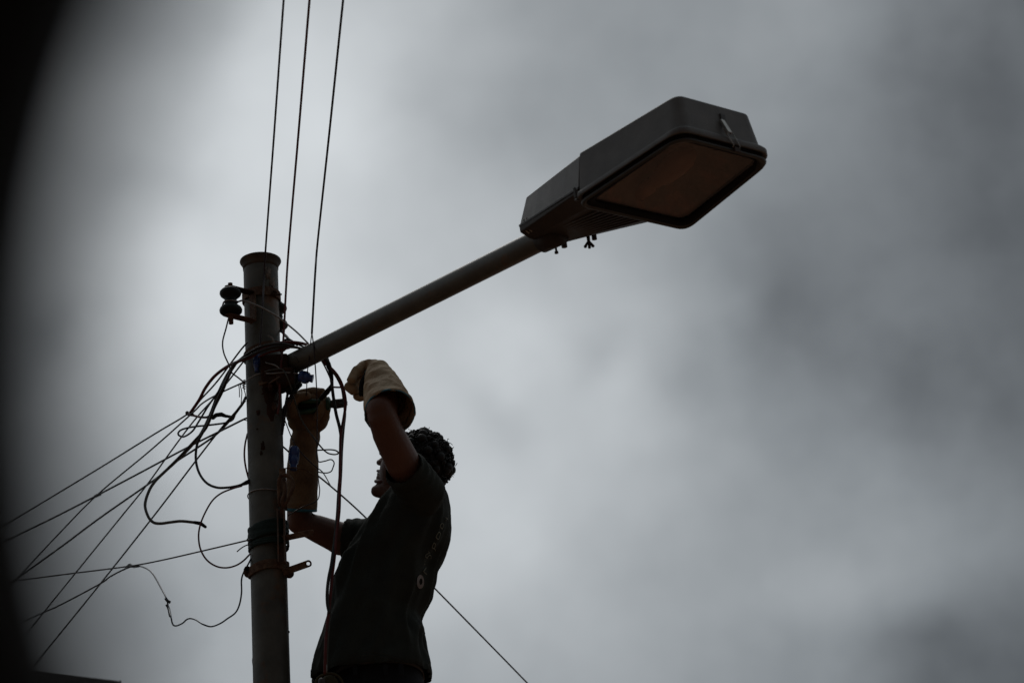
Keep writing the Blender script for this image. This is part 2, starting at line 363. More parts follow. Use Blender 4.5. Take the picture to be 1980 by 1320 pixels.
M['ruststain'] = mat('rust_stain', (.055, .022, .012), .8, 0, .25, .4, 40, (.025, .015, .010), .5, 24, .4, 160, .15)
scar(526, 776, 17, 36, 'ruststain', 'rust_stain', off=.0004, seed=21)
scar(520, 758, 14, 12, 'ruststain', 'rust_stain', off=.0005, seed=22)
scar(529, 786, 5, 12, 'rust', 'rust_stain', off=.0009, seed=23)
def band(name, py, h_px, mt, r_off=.002, tilt=(0, 0), th=.003, a0=0, a1=2*PI, parent=pole, wave=0):
    z = pz(py); hh = h_px*mpp()*1.05/2; bm = bmesh.new(); n = 56; rings = []
    for i in range(n+1):
        a = a0+(a1-a0)*i/n; c, s = math.cos(a), math.sin(a); zo = z + tilt[0]*c*RP + tilt[1]*s*RP + wave*math.sin(3*a)
        rings.append([Vector((PX+c*(RP+r_), PY+s*(RP+r_), zo+q)) for r_, q in ((r_off, -hh), (r_off+th, -hh), (r_off+th, hh), (r_off, hh))])
    ringloft(bm, rings, True); return obj(name, bm, mt, parent, False, .0008)
band('clamp_band', 577, 17, 'rust')
band('clamp_band', 683, 13, 'rust', .002, (.28, 0))
# bolt and ears of the upper clamp
bm = bmesh.new(); p = on_pole(530, 570); cyl(bm, p+Vector((0, .01, 0)), p+Vector((.002, -.014, 0)), .008, n=6); obj('nut', bm, 'rustdark', pole, False, .001)
bm = bmesh.new(); a = at(534, 570, PY-.03); cyl(bm, a, at(544, 569, PY-.05), .0025, n=8); obj('bolt', bm, 'rustdark', pole)
# lower clamp: two half bands with ears, a lever with a hole, and its bolt
band('lower_clamp', 1102, 17, 'rust', .002, (.12, .05), .0045, wave=.002)
def ear(px, py, sx, name='clamp_ear'):
    bm = bmesh.new(); c = at(px, py, PY)
    for s in (-1, 1):
        cyl(bm, c+Vector((0, s*.006-.002, 0)), c+Vector((0, s*.006+.003, 0)), .0125, n=20)
        box(bm, c+Vector((-sx*.011, s*.006+.0005, .003)), X, Y_, Z, .026, .005, .02)
    obj(name, bm, 'rust', pole, False, .001)
    bm = bmesh.new(); cyl(bm, c+Vector((0, -.026, 0)), c+Vector((0, .03, 0)), .005, n=12); cyl(bm, c+Vector((0, -.026, 0)), c+Vector((0, -.018, 0)), .0095, n=6); obj('bolt', bm, 'rustdark', pole, False)
ear(480, 1106, -1); ear(559, 1107, 1)
def strap(px0, py0, px1, py1, Y0, Y1, w, name, parent, mt='rust', hole=True, th=.005):
    a, b = at(px0, py0, Y0), at(px1, py1, Y1); d = (b-a).normalized(); nrm = -FWD
    y = nrm.cross(d).normalized(); nrm = d.cross(y).normalized(); bm = bmesh.new(); Ln = (b-a).length
    outer, inner = [], []; K = 24
    for i in range(K):
        t = PI/2 - PI*i/(K-1) if i < K else 0
        outer.append(b + d*math.cos(t)*w/2 + y*math.sin(t)*w/2)
    pts = [a + y*w/2] + outer + [a - y*w/2]
    top = [bm.verts.new(p+nrm*th/2) for p in pts]; bot = [bm.verts.new(p-nrm*th/2) for p in pts]; n = len(pts)
    for i in range(n): bm.faces.new((top[i], bot[i], bot[(i+1) % n], top[(i+1) % n]))
    if hole:
        hr, hl = w*.27, w*.42
        hp = []
        for i in range(20): t = 2*PI*i/20; hp.append(b + d*(math.cos(t)*hr*1.6) + y*math.sin(t)*hr)
        ht = [bm.verts.new(p+nrm*th/2) for p in hp]; hb = [bm.verts.new(p-nrm*th/2) for p in hp]
        for i in range(20): bm.faces.new((ht[i], ht[(i+1) % 20], hb[(i+1) % 20], hb[i]))
        for ring, hh in ((top, ht), (bot, hb)):
            ed = []
            for rr in (ring, hh):
                for i in range(len(rr)):
                    e_ = bm.edges.get((rr[i], rr[(i+1) % len(rr)]))
                    ed.append(e_)
            bmesh.ops.triangle_fill(bm, use_beauty=True, use_dissolve=False, edges=ed)
    else:
        bm.faces.new(top); bm.faces.new(bot[::-1])
    return obj(name, bm, mt, parent, False)
strap(548, 1106, 596, 1089, PY-.03, PY-.08, 13*mpp(), 'slotted_lever', pole, 'rust', True, .006)
# upright channel and its arm lower on the pole's right side
bm = bmesh.new()
for px_, w_ in ((537, 3), (549.5, 3)): 
    a, b = at(px_, 985, PY-.055), at(px_+2.2, 1088, PY-.055); d = (b-a).normalized(); box(bm, (a+b)/2, d, d.cross(Y_).normalized(), Y_, (b-a).length, w_*mpp(), .02)
a, b = at(543, 985, PY-.046), at(545.2, 1088, PY-.046); d = (b-a).normalized(); box(bm, (a+b)/2, d, d.cross(Y_).normalized(), Y_, (b-a).length, 15*mpp(), .003)
M['channel'] = mat('channel_steel', (.10, .075, .06), .7, .2, .3, .25, 40, (.16, .07, .04), .55, 18, .3, 100, .1)
obj('channel', bm, 'channel', pole, False, .001)
strap(545, 1041, 602, 1029, PY-.05, PY-.09, 11*mpp(), 'strap_arm', pole, 'rust', False)
# rusty hooked bracket beside it
bm = bmesh.new()
tube(bm, [at(x, y, Y) for x, y, Y in ((541, 978, 6.44), (539, 950, 6.43), (540, 925, 6.42), (550, 918, 6.42), (562, 924, 6.42), (567, 940, 6.42), (560, 958, 6.42), (553, 972, 6.43), (546, 978, 6.44))], 3.4*mpp(), 8)
tube(bm, [at(x, y, Y) for x, y, Y in ((548, 925, 6.44), (551, 950, 6.43), (546, 968, 6.43), (549, 980, 6.44))], 4.5*mpp(), 8)
obj('hook_bracket', bm, 'rust', pole)
bm = bmesh.new(); a, b = at(546, 905, 6.455), at(549, 985, 6.455); d = (b-a).normalized(); box(bm, (a+b)/2, d, d.cross(Y_).normalized(), Y_, (b-a).length, 13*mpp(), .006)
obj('bracket_plate', bm, 'rust', pole, False, .001)
bm = bmesh.new(); z = pz(958); tube(bm, [Vector((PX+math.cos(a)*(RP+.002), PY+math.sin(a)*(RP+.002), z+.002*math.sin(2*a))) for a in [2*PI*i/30 for i in range(31)]], .0016, 6, 2)
obj('wire_tie', bm, 'barewire', pole)
# green plastic wrapped round pole and channel
def wrap(py, hp, th, tl, name, seed):
    rnd = random.Random(seed); z = pz(py); bm = bmesh.new(); n = 60; rings = []
    for i in range(n+1):
        a = 2*PI*i/n; c, s = math.cos(a), math.sin(a); ext = .018*max(0, math.cos(a+.9))**4; R_ = RP+.003+ext
        sec = []
        for k in range(9):
            u = k/8; q = (u-.5)*hp*mpp()*(1 - .1*c); bul = th*(.6+.4*math.sin(u*PI*5 + i*.35 + seed))
            sec.append(Vector((PX+c*(R_+bul), PY+s*(R_+bul), z + tl*c*RP + q)))
        sec += [Vector((PX+c*(R_-.002), PY+s*(R_-.002), z+tl*c*RP + hp*mpp()*.5)), Vector((PX+c*(R_-.002), PY+s*(R_-.002), z+tl*c*RP - hp*mpp()*.5))]
        rings.append(sec)
    ringloft(bm, rings, True); obj(name, bm, 'greentape', pole)
wrap(1034, 29, .0022, .12, 'tape_wrap', 1); wrap(1058, 12, .0018, .0, 'tape_wrap', 2)
bm = bmesh.new(); capsule(bm, at(481, 1043, PY-.01), at(492, 1040, PY-.03), .006, .009); capsule(bm, at(481, 1054, PY-.01), at(490, 1056, PY-.03), .002, .007); obj('tape_knot', bm, 'greentape', pole)
# small side details low on the tube
bm = bmesh.new(); ball(bm, at(557.5, 1221, PY), .004, 2); obj('weld_bead', bm, 'rustdark', pole)
bm = bmesh.new(); tube(bm, [at(x, y, PY) for x, y in ((492, 1262), (489, 1275), (491, 1292), (494, 1302))], .0025, 6); obj('wire_stub', bm, 'greycable', pole)

# ------------------------------------------------------------------ shackle insulators
def insulator(cx, cy, Y, s, label, flip=1):
    c = at(cx, cy, Y); t = thing('shackle_insulator', label, 'insulator', c, 'insulators near the top of the pole'); k = mpp()*s
    ax = Vector((0, 0, 1)); bm = bmesh.new()
    lathe(bm, c-ax*27*k, ax, [(q*k, r*k) for q, r in ((0, 6), (0, 14), (1.5, 18.5), (5, 21.5), (9, 22), (13, 20.5), (17, 16), (21, 11.5), (24, 11), (25.5, 12.6), (27.5, 12.6), (29, 11), (32, 11.5), (36, 15), (40, 19.5), (44, 21), (48, 20.5), (52, 17), (54, 12), (54, 6))], 36)
    obj('porcelain', bm, 'ceramic', t)
    bm = bmesh.new(); cyl(bm, c-ax*47*k, c+ax*36*k, 4.6*k, n=14); lathe(bm, c+ax*34*k, ax, [(0, 3.5*k), (0, 4.9*k), (5*k, 4.9*k), (5*k, 3*k)], 6); obj('pin', bm, 'rust', t)
    d = Vector((flip, .80 if flip > 0 else -.25, 0)).normalized(); y = Vector((0, 0, 1)).cross(d)
    for s_, nm in ((1, 30), (-1, -30)):
        bm = bmesh.new(); th = .004; pts = []
        for i in range(13): a = PI/2 + PI*i/12; pts.append(d*math.cos(a)*12*k + y*math.sin(a)*9*k)
        pts = [p + c + ax*nm*k for p in pts] + [c+ax*nm*k + d*50*k - y*9*k, c+ax*nm*k+d*50*k + y*9*k]
        tp = [bm.verts.new(p+ax*th/2) for p in pts]; bt = [bm.verts.new(p-ax*th/2) for p in pts]
        for i in range(len(pts)): bm.faces.new((tp[i], bt[i], bt[(i+1) % len(pts)], tp[(i+1) % len(pts)]))
        bm.faces.new(tp); bm.faces.new(bt[::-1]); obj('strap', bm, 'rustdark' if s_ > 0 else 'rust', t, False, .0006)
    bm = bmesh.new(); box(bm, c + d*50*k, Z, y, d, 66*k, 20*k, .004); obj('back_plate', bm, 'rust', t, False, .0008)
    return t
insulator(446, 583, PY-.105, 1.0, 'black porcelain insulator in a rusty bracket left of the pole top', 1)
insulator(535, 612, PY+.03, .98, 'black porcelain insulator mostly hidden behind the right edge of the pole', -1)

# ------------------------------------------------------------------ street lamp: arm and luminaire
az, el, ro, ar = math.radians(46.6), math.radians(-2.4), math.radians(6.4), 1.03
u = Vector((math.cos(az)*math.cos(el), -math.sin(az)*math.cos(el), math.sin(el)))
v = Vector((math.sin(az), math.cos(az), 0)); w = u.cross(v)
if w.z < 0: w = -w
v2 = v*math.cos(ro) + w*math.sin(ro); w2 = -v*math.sin(ro) + w*math.cos(ro)
base_p = at(560, 706, PY-.03); O = base_p + u*ar
OZ = -.005
def G(a, b, c): return O + u*a + v2*b + w2*(c+OZ)
lamp = thing('street_lamp', 'grey street lamp head on a long tube arm reaching towards the camera', 'street lamp', base_p)
bm = bmesh.new(); a0 = base_p - u*.035; rings = []; x_, y_, d_ = basis(u); ra = .0288
for k in range(25):
    p = a0 + u*(ar+.035+.05)*k/24; rings.append([p + x_*math.cos(2*PI*i/36)*ra + y_*math.sin(2*PI*i/36)*ra for i in range(36)])
ringloft(bm, rings); obj('arm', bm, 'arm', lamp)
# clamp block that holds the arm to the pole
bm = bmesh.new(); cb = at(532, 717, PY-.06)
box(bm, cb, X, Y_, Z, .075, .045, .085); box(bm, cb+Vector((.03, -.01, -.03)), X, Y_, Z, .05, .05, .05); obj('arm_bracket', bm, 'rustdark', lamp, False, .006)
bm = bmesh.new()
box(bm, at(517, 736, PY-.078), (X+Z*.3).normalized(), Y_, (Z-X*.3).normalized(), .05, .006, .012); obj('bracket_strap', bm, 'rust', lamp, False, .001)
for px_, py_ in ((512, 700), (522, 745), (552, 742)):
    bm = bmesh.new(); c = at(px_, py_, PY-.085); cyl(bm, c, c+Vector((0, .03, 0)), .007, n=6); obj('bolt', bm, 'rustdark', lamp, False, .0008)
bm = bmesh.new(); rnd = random.Random(4)   # the tangle of taped joints under the arm root
for i in range(26):
    c = at(rnd.uniform(545, 576), rnd.uniform(722, 758), PY-.05+rnd.uniform(-.02, .04)); d = Vector((rnd.uniform(-1, 1), rnd.uniform(-1, 1), rnd.uniform(-1, 1)))*.012
    capsule(bm, c-d, c+d, .006, .008, 8)
obj('taped_joint', bm, 'rubber', lamp)
# luminaire shells
def rpoly(cs, rad, n=7):                # rounded quadrilateral through 3-D corners
    o = []
    for i in range(4):
        p, a, b = cs[i], cs[i-1], cs[(i+1) % 4]; r_ = rad[i] if hasattr(rad, '__len__') else rad
        p1 = p + (a-p).normalized()*r_; p2 = p + (b-p).normalized()*r_
        for k in range(n): t = k/(n-1); o.append(p1*(1-t)**2 + p*2*t*(1-t) + p2*t*t)
    return o
uA, uB = .309, .627
def lvl(ua, ub, wa, wb, za, zb, rad, rb=None):
    rb = rad if rb is None else rb
    return rpoly([G(ua, -wa, za), G(ub, -wb, zb), G(ub, wb, zb), G(ua, wa, za)], (rb, rad, rad, rb))
def fz(t, u_): # lens plane heights at u_
    return -.055 + (u_-uA)/(uB-uA)*.055
bm = bmesh.new()
L1 = [lvl(uA, uB-.02, .143, .118, .087, .117, .02, .002), lvl(uA, uB-.014, .150, .125, .085, .116, .024, .002), lvl(uA, uB-.013, .153, .128, .081, .112, .026, .002),
      lvl(uA, uB-.002, .172, .142, -.018, .036, .034, .004), lvl(uA-.001, uB+.004, .180, .150, -.022, .031, .036, .008), lvl(uA-.001, uB+.008, .186, .157, -.027, .026, .038, .014), lvl(uA-.001, uB+.009, .189, .160, -.037, .014, .046, .018), lvl(uA, uB+.004, .185, .156, -.038, .013, .045, .018), lvl(uA+.003, uB-.004, .177, .148, -.034, .017, .034, .018)]
ringloft(bm, L1, False); bm.faces.new([bm.verts.new(p) for p in L1[0]]); bmesh.ops.remove_doubles(bm, verts=bm.verts, dist=1e-5)
lc = obj('lamp_cover', bm, 'housing', lamp, True); lc.modifiers.new('wn', 'WEIGHTED_NORMAL')
bm = bmesh.new(); L2 = [lvl(uA+.004, uB-.004, .178, .149, -.030, .018, .034), lvl(uA+.004, uB-.004, .178, .149, -.052, .002, .034), lvl(uA+.02, uB-.02, .16, .135, -.050, .003, .03), lvl(uA+.02, uB-.02, .16, .135, -.036, .014, .03)]
ringloft(bm, L2+[L2[0]], False); obj('gasket', bm, 'gasket', lamp)
bm = bmesh.new(); L3 = [lvl(uA-.001, uB+.004, .185, .156, -.049, .002, .048, .034), lvl(uA-.002, uB+.006, .187, .158, -.051, .0, .048, .034), lvl(uA, uB+.004, .184, .155, -.057, -.004, .048, .034),
      lvl(uA+.004, uB-.001, .182, .153, -.057, -.005, .056, .036), lvl(uA+.007, uB-.004, .179, .150, -.050, .001, .062, .04), lvl(uA+.013, uB-.010, .174, .145, -.042, .008, .075, .045), lvl(uA+.013, uB-.010, .174, .145, -.039, .011, .075, .045)]
ringloft(bm, L3, False); obj('lens_frame', bm, 'frame', lamp)
bm = bmesh.new(); pg = lvl(uA+.012, uB-.009, .1745, .1455, -.0445, .0055, .075, .055); bm.faces.new([bm.verts.new(p) for p in pg]); 
r_ = bmesh.ops.extrude_face_region(bm, geom=list(bm.faces)); bmesh.ops.translate(bm, verts=[q for q in r_['geom'] if isinstance(q, bmesh.types.BMVert)], vec=w2*.004)
obj('glass', bm, 'glass', lamp, False)
bm = bmesh.new(); rf = [lvl(uA+.015, uB-.012, .172, .143, -.039, .011, .078, .05), lvl(uA+.032, uB-.028, .148, .122, -.015, .032, .08, .06), lvl(uA+.05, uB-.05, .125, .10, .005, .05, .05), lvl(uA+.085, uB-.09, .085, .07, .035, .072, .04), lvl(uA+.11, uB-.12, .05, .04, .042, .08, .03)]
ringloft(bm, rf, False); bm.faces.new([bm.verts.new(p) for p in rf[-1]]); bmesh.ops.remove_doubles(bm, verts=bm.verts, dist=1e-5); obj('reflector', bm, 'reflector', lamp)
bm = bmesh.new(); lathe(bm, G(uA+.03, 0, -.006), (G(uB-.1, 0, .033)-G(uA+.03, 0, -.006)), [(0, .012), (.0, .019), (.045, .019), (.05, .014), (.07, .02), (.10, .029), (.14, .031), (.17, .027), (.19, .015), (.195, .004)], 24); obj('bulb', bm, 'bulb', lamp)
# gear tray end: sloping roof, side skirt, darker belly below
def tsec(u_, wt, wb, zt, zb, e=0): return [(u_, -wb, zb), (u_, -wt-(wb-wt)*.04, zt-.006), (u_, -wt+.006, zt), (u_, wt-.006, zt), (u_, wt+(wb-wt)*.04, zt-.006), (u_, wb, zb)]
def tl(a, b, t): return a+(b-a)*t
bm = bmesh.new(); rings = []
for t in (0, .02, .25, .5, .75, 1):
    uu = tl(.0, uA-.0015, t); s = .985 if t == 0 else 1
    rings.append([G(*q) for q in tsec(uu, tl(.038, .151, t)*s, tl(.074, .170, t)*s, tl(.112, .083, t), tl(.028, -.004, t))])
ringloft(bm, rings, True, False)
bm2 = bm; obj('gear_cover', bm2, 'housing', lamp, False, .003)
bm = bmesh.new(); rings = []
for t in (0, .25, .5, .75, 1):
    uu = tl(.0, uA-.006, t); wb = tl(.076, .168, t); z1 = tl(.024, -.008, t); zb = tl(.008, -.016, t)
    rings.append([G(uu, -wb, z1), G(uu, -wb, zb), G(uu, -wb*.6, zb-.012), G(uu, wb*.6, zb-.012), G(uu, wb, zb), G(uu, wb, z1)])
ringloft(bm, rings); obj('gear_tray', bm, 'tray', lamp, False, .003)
bm = bmesh.new(); rings = []           # lip between cover and tray
for t in (0, .5, 1):
    uu = tl(-.001, uA-.002, t); wb = tl(.076, .172, t); z1 = tl(.0285, -.004, t)
    rings.append([G(uu, -wb, z1), G(uu, -wb, z1-.006), G(uu, wb, z1-.006), G(uu, wb, z1)])
ringloft(bm, rings); obj('cover_lip', bm, 'frame', lamp, False, .001)
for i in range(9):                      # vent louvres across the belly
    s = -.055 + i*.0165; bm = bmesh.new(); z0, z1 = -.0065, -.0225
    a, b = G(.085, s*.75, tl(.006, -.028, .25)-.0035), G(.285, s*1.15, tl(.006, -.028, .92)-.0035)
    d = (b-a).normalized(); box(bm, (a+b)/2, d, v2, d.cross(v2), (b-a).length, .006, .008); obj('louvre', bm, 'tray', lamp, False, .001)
# spigot collar, screw, bosses, wing nut
bm = bmesh.new(); cyl(bm, G(-.004, 0, .0), G(.06, 0, .0), .0308, .0325, 32); obj('spigot_collar', bm, 'tray', lamp, True)
def solve_g(px, py, c):                 # lamp-local point on plane c seen at that pixel
    r = ray(px, py); p0 = G(0, 0, c); t = (p0-EYE).dot(w2)/r.dot(w2); return EYE + r*t
def hang(px, py, c, L_, r1, r2, name, head=None):
    p = solve_g(px, py, c); dn = -w2; bm = bmesh.new(); cyl(bm, p - dn*.02, p + dn*L_, r1, r2, 14)
    if head: cyl(bm, p+dn*L_, p+dn*(L_+head[1]), head[0], n=6)
    return obj(name, bm, 'boltm', lamp, False, .0006)
hang(1074, 473, .012, .018, .0028, .0028, 'clamp_screw', (.0055, .006))
hang(1091, 474, .0, .006, .0075, .0075, 'boss')
hang(1149, 459, -.004, .006, .0065, .0065, 'boss')
hang(1138, 464, -.004, .006, .005, .004, 'wing_nut')
pw = solve_g(1138, 465, -.004) 
wing = bmesh.new()
for s in (-1, 0, 1):
    d = (-w2 + RGT*s*.62).normalized(); capsule(wing, pw, pw + d*.018, .0022, .0042, 10)
obj('wing', wing, 'boltm', lamp)
bm = bmesh.new()
for px_, q in ((1029, 0), (1036, 1)):
    p = G(.022+q*.012, -.080-q*.002, .034); tube(bm, [p, p - w2*.012, p - w2*.028 + v2*.004, p-w2*.034+v2*.014], .0022, 6)
obj('side_clip', bm, 'steel', lamp)
bm = bmesh.new(); box(bm, G(uA-.006, -.180, -.020), u, v2, w2, .007, .004, .026); cyl(bm, G(uA-.012, -.176, -.036), G(uA+.0, -.178, -.037), .0035, n=12); obj('hinge', bm, 'frame', lamp, False, .001)
# the bright over-centre latch on the nose
LS = solve_g  # noqa
def nose(px, py, off):                  # point on the sloping nose face
    n_ = (G(uB-.013, .1, .112)-G(uB-.013, -.1, .112)).cross(G(uB-.002, 0, .036)-G(uB-.013, 0, .112)).normalized()
    if n_.dot(EYE-O) < 0: n_ = -n_
    p0 = G(uB-.002, 0, .036)+n_*off; r = ray(px, py); return EYE + r*((p0-EYE).dot(n_)/r.dot(n_)), n_
latch = []
p1, nn = nose(1396, 221, .002); p2, _ = nose(1399, 236, .002); bm = bmesh.new(); d = (p2-p1).normalized(); s = nn.cross(d).normalized()
box(bm, (p1+p2)/2, d, s, nn, (p2-p1).length, .015, .004); obj('latch_base', bm, 'frame', lamp, False, .0006)
p1, nn = nose(1397, 232, .006); p2, _ = nose(1412, 256, .02); bm = bmesh.new(); d = (p2-p1).normalized(); s = nn.cross(d).normalized(); n3 = d.cross(s)
box(bm, (p1+p2)/2, d, s, n3, (p2-p1).length, .0125, .0016)
for q in (-1, 1): box(bm, (p1+p2)/2 + s*q*.0058 - n3*.003*(1 if n3.dot(nn) > 0 else -1), d, s, n3, (p2-p1).length, .0012, .006)
obj('latch', bm, 'steel', lamp, False)
bm = bmesh.new()
for xa, ya, xb, yb in ((1397.5, 248, 1418, 279), (1417, 258, 1430.5, 283)):
    a, _ = nose(xa, ya, .008); b, _ = nose(xb, yb, .012); tube(bm, [a, (a+b)/2, b, b - w2*.006 - nn*.003], .0011, 6)
obj('latch_wire', bm, 'steel', lamp)
bm = bmesh.new(); b, _ = nose(1425, 290, .008); box(bm, b, v2, w2, u, .02, .012, .006); obj('latch_catch', bm, 'boltm', lamp, False, .001)

# ------------------------------------------------------------------ person
BY = 6.6
root = thing('person', 'worker in black T-shirt and leather gauntlet gloves reaching up to the wires', 'person', Vector((at(720, 1320, BY).x, BY, 2.55)))
mp = mpp()
def P(x, y, Y): return at(x, y, Y)
# --- body: one continuous surface (head, neck, trunk, arms, legs)
bm = bmesh.new()
hc = P(806, 902, 6.60)
fr = (P(735, 925, 6.66)-P(806, 902, 6.60)).normalized()       # way the face points
hu = (P(812, 846, 6.60)-hc).normalized(); hu = (hu - fr*hu.dot(fr)).normalized(); hs = fr.cross(hu)
HR = Matrix((fr, hs, hu)).transposed()
ball(bm, hc, (.088, .072, .082), 3, HR)
ball(bm, P(772, 912, 6.62), (.055, .056, .062), 3, HR)        # face mass
capsule(bm, P(775, 946, 6.62), P(732, 949, 6.645), .040, .019)  # jaw to chin
ball(bm, P(729, 949, 6.645), .0185, 2)
capsule(bm, P(752, 922, 6.635), P(742, 925, 6.64), .036, .022)  # muzzle
capsule(bm, P(764, 876, 6.63), P(738, 891, 6.64), .013, .0095)  # nose bridge
ball(bm, P(733.5, 894, 6.642), (.0105, .011, .009), 2, HR)      # nose tip
for s in (-1, 1): ball(bm, P(738.5, 897, 6.642)+hs*s*.010, .0085, 2)   # nostril wings
ball(bm, P(752, 905, 6.60), (.02, .016, .02), 2)              # cheek
capsule(bm, P(760, 868, 6.60), P(760, 868, 6.68), .014, .014)  # brow
for s in (-1, 1): ball(bm, hc + hs*s*.073 - fr*.004 - hu*.012, (.016, .007, .028), 2, HR)   # ears
capsule(bm, P(812, 950, 6.60), P(800, 1010, 6.60), .058, .062)  # neck
capsule(bm, P(782, 955, 6.61), P(775, 1000, 6.60), .045, .055)
for a_, b_, r1, r2 in (((788, 1020, 6.6), (748, 1115, 6.6), .09, .095), ((748, 1115, 6.6), (728, 1230, 6.6), .095, .09), ((728, 1230, 6.6), (735, 1345, 6.6), .09, .105)):
    capsule(bm, P(*a_), P(*b_), r1, r2)
capsule(bm, P(800, 990, 6.52), P(745, 1045, 6.72), .055, .055)  # shoulder girdle
# near arm
NS, NE, NW = P(812, 948, 6.43), P(739, 804, 6.25), P(732, 716, 6.42)
capsule(bm, NS, P(778, 893, 6.35), .045, .0475); capsule(bm, P(778, 893, 6.35), P(751, 838, 6.29), .0475, .0435)
capsule(bm, P(751, 838, 6.29), NE, .0435, .040); ball(bm, P(734, 790, 6.24), (.037, .036, .037), 3)
capsule(bm, NE, P(740, 765, 6.32), .041, .040); capsule(bm, P(740, 765, 6.32), NW, .040, .026)
capsule(bm, NW, P(706, 712, 6.46), .026, .024)
# far arm
FS, FE, FW = P(712, 1046, 6.76), P(588, 1014, 6.70), P(590, 848, 6.60)
capsule(bm, P(760, 1055, 6.72), FS, .06, .05); capsule(bm, FS, P(660, 1041, 6.74), .05, .0475); capsule(bm, P(660, 1041, 6.74), P(612, 1021, 6.71), .0475, .038); capsule(bm, P(612, 1021, 6.71), P(578, 1008, 6.695), .038, .033)
capsule(bm, P(578, 1008, 6.695), P(580, 960, 6.66), .035, .036); capsule(bm, P(580, 960, 6.66), FW, .036, .026); capsule(bm, FW, P(597, 800, 6.57), .026, .028)
# legs down to the rung, knees a little bent
hip = P(735, 1345, 6.6); feet = []
for s in (-1, 1):
    h_ = hip + Vector((0, s*.085, -.10)); k_ = h_ + Vector((-.12, s*.02, -.42)); f_ = k_ + Vector((.10, 0, -.43))
    capsule(bm, h_, k_, .085, .058); capsule(bm, k_, f_, .055, .04); capsule(bm, f_, f_+Vector((-.15, 0, -.05)), .042, .035); feet.append((h_, k_, f_))
me = remesh(bm, .0045, 5, 'body'); body = link('body', me, 'skin', root)
rb = random.Random(2)
# mouth: lips, teeth showing in a grimace; eyes; brows
bm = bmesh.new(); tube(bm, [P(745, 912, 6.605), P(735, 910, 6.625), P(730.5, 910, 6.645), P(735, 910, 6.665)], .0042, 8); obj('upper_lip', bm, 'lips', body)
bm = bmesh.new(); tube(bm, [P(745, 928, 6.605), P(733, 930, 6.625), P(727, 930, 6.645), P(733, 930, 6.665)], .0055, 8); obj('lower_lip', bm, 'lips', body)
bm = bmesh.new()
for i in range(7):
    t = i/6; c = P(tl(745, 731.5, math.sin(t*PI/2)), tl(917.5, 916.5, t), tl(6.600, 6.640, t))
    ball(bm, c, (.0042, .0042, .0058), 2)
for i in range(6):
    t = i/5; c = P(tl(744, 733, math.sin(t*PI/2)), tl(923, 922.5, t), tl(6.602, 6.638, t)); ball(bm, c, (.0035, .0035, .0042), 2)
obj('teeth', bm, 'teeth', body)
for s in (-1, 1): bm = bmesh.new(); ball(bm, P(752, 882, 6.63) + hs*s*.03, .011, 2); obj('eye', bm, 'eye', body)
# --- hair: short dense curls over the skull
bm = bmesh.new(); rh = random.Random(11)
ball(bm, hc + (-fr*.010 + hu*.008), (.090, .080, .086), 3, HR)
for i in range(150):
    d = Vector((rh.gauss(0, 1), rh.gauss(0, 1), rh.gauss(0, 1))).normalized(); q = HR.transposed() @ d
    if q.x > .45 or (q.z < -.5 and q.x > -.5) or (q.z < -.1 and q.x > .0): continue
    ball(bm, hc - fr*.010 + hu*.008 + HR @ Vector((q.x*.092, q.y*.08, q.z*.086)), rh.uniform(.008, .015), 2)
for i in range(1300):
    d = Vector((rh.gauss(0, 1), rh.gauss(0, 1), rh.gauss(0, 1))).normalized(); q = HR.transposed() @ d
    if q.x > .50 or (q.z < -.55 and q.x > -.5) or (q.z < -.1 and q.x > .05): continue
    c = hc - fr*.010 + hu*.008 + HR @ Vector((q.x*.090, q.y*.080, q.z*.0865))*(1+rh.uniform(.0, .075))
    t = Vector((rh.gauss(0, 1), rh.gauss(0, 1), rh.gauss(0, 1))).normalized()*.004
    r0_ = rh.uniform(.003, .0062); ball(bm, c, (r0_, r0_*rh.uniform(.6, 1), r0_*rh.uniform(.6, 1)), 1, Matrix.Rotation(rh.uniform(0, 6), 3, d))
for i in range(150):                   # loose strands that curl off the outline
    d = Vector((rh.gauss(0, 1), rh.gauss(0, 1), rh.gauss(0, 1))).normalized(); q = HR.transposed() @ d
    if q.x > .45 or q.z < -.5: continue
    c = hc - fr*.010 + hu*.008 + HR @ Vector((q.x*.090, q.y*.080, q.z*.0865)); s1 = d.cross(Vector((rh.gauss(0, 1), rh.gauss(0, 1), rh.gauss(0, 1)))).normalized(); s2 = d.cross(s1); R_ = rh.uniform(.003, .006)
    tube(bm, [c + d*(.003+.0032*k) + s1*math.cos(k*1.7)*R_ + s2*math.sin(k*1.7)*R_ for k in range(5)], .0009, 4, 2)
obj('hair', bm, 'hair', body)
# --- T-shirt
rows = [(928, 792, 846, .095), (945, 772, 857, .125), (965, 752, 864.5, .145), (990, 730, 869, .158), (1020, 712, 870.5, .165), (1045, 697, 867, .165), (1068, 678, 858, .162), (1088, 664, 845, .158),
        (1110, 655, 838, .152), (1130, 650, 835.5, .148), (1150, 648, 829.5, .145), (1172, 646, 819, .143), (1195, 638, 809, .143), (1215, 630.5, 811, .144),
        (1240, 622.5, 817, .147), (1265, 616, 822, .15), (1290, 610.5, 826, .153), (1314, 606, 829, .155)]
def hsec(y, xl, xr, b, n=40, Yc=6.6):
    c = (P(xl, y, Yc)+P(xr, y, Yc))/2; a = (P(xr, y, Yc)-P(xl, y, Yc)).length/2; o = []
    for i in range(n):
        t = 2*PI*i/n; cx, sy = math.cos(t), math.sin(t); pw_ = .86
        o.append(c + Vector((math.copysign(abs(cx)**pw_, cx)*a, math.copysign(abs(sy)**pw_, sy)*b, 0)))
    return o
bm = bmesh.new(); ringloft(bm, [hsec(*r) for r in rows][::-1])
capsule(bm, P(816, 956, 6.47), P(760, 1030, 6.62), .056, .075)
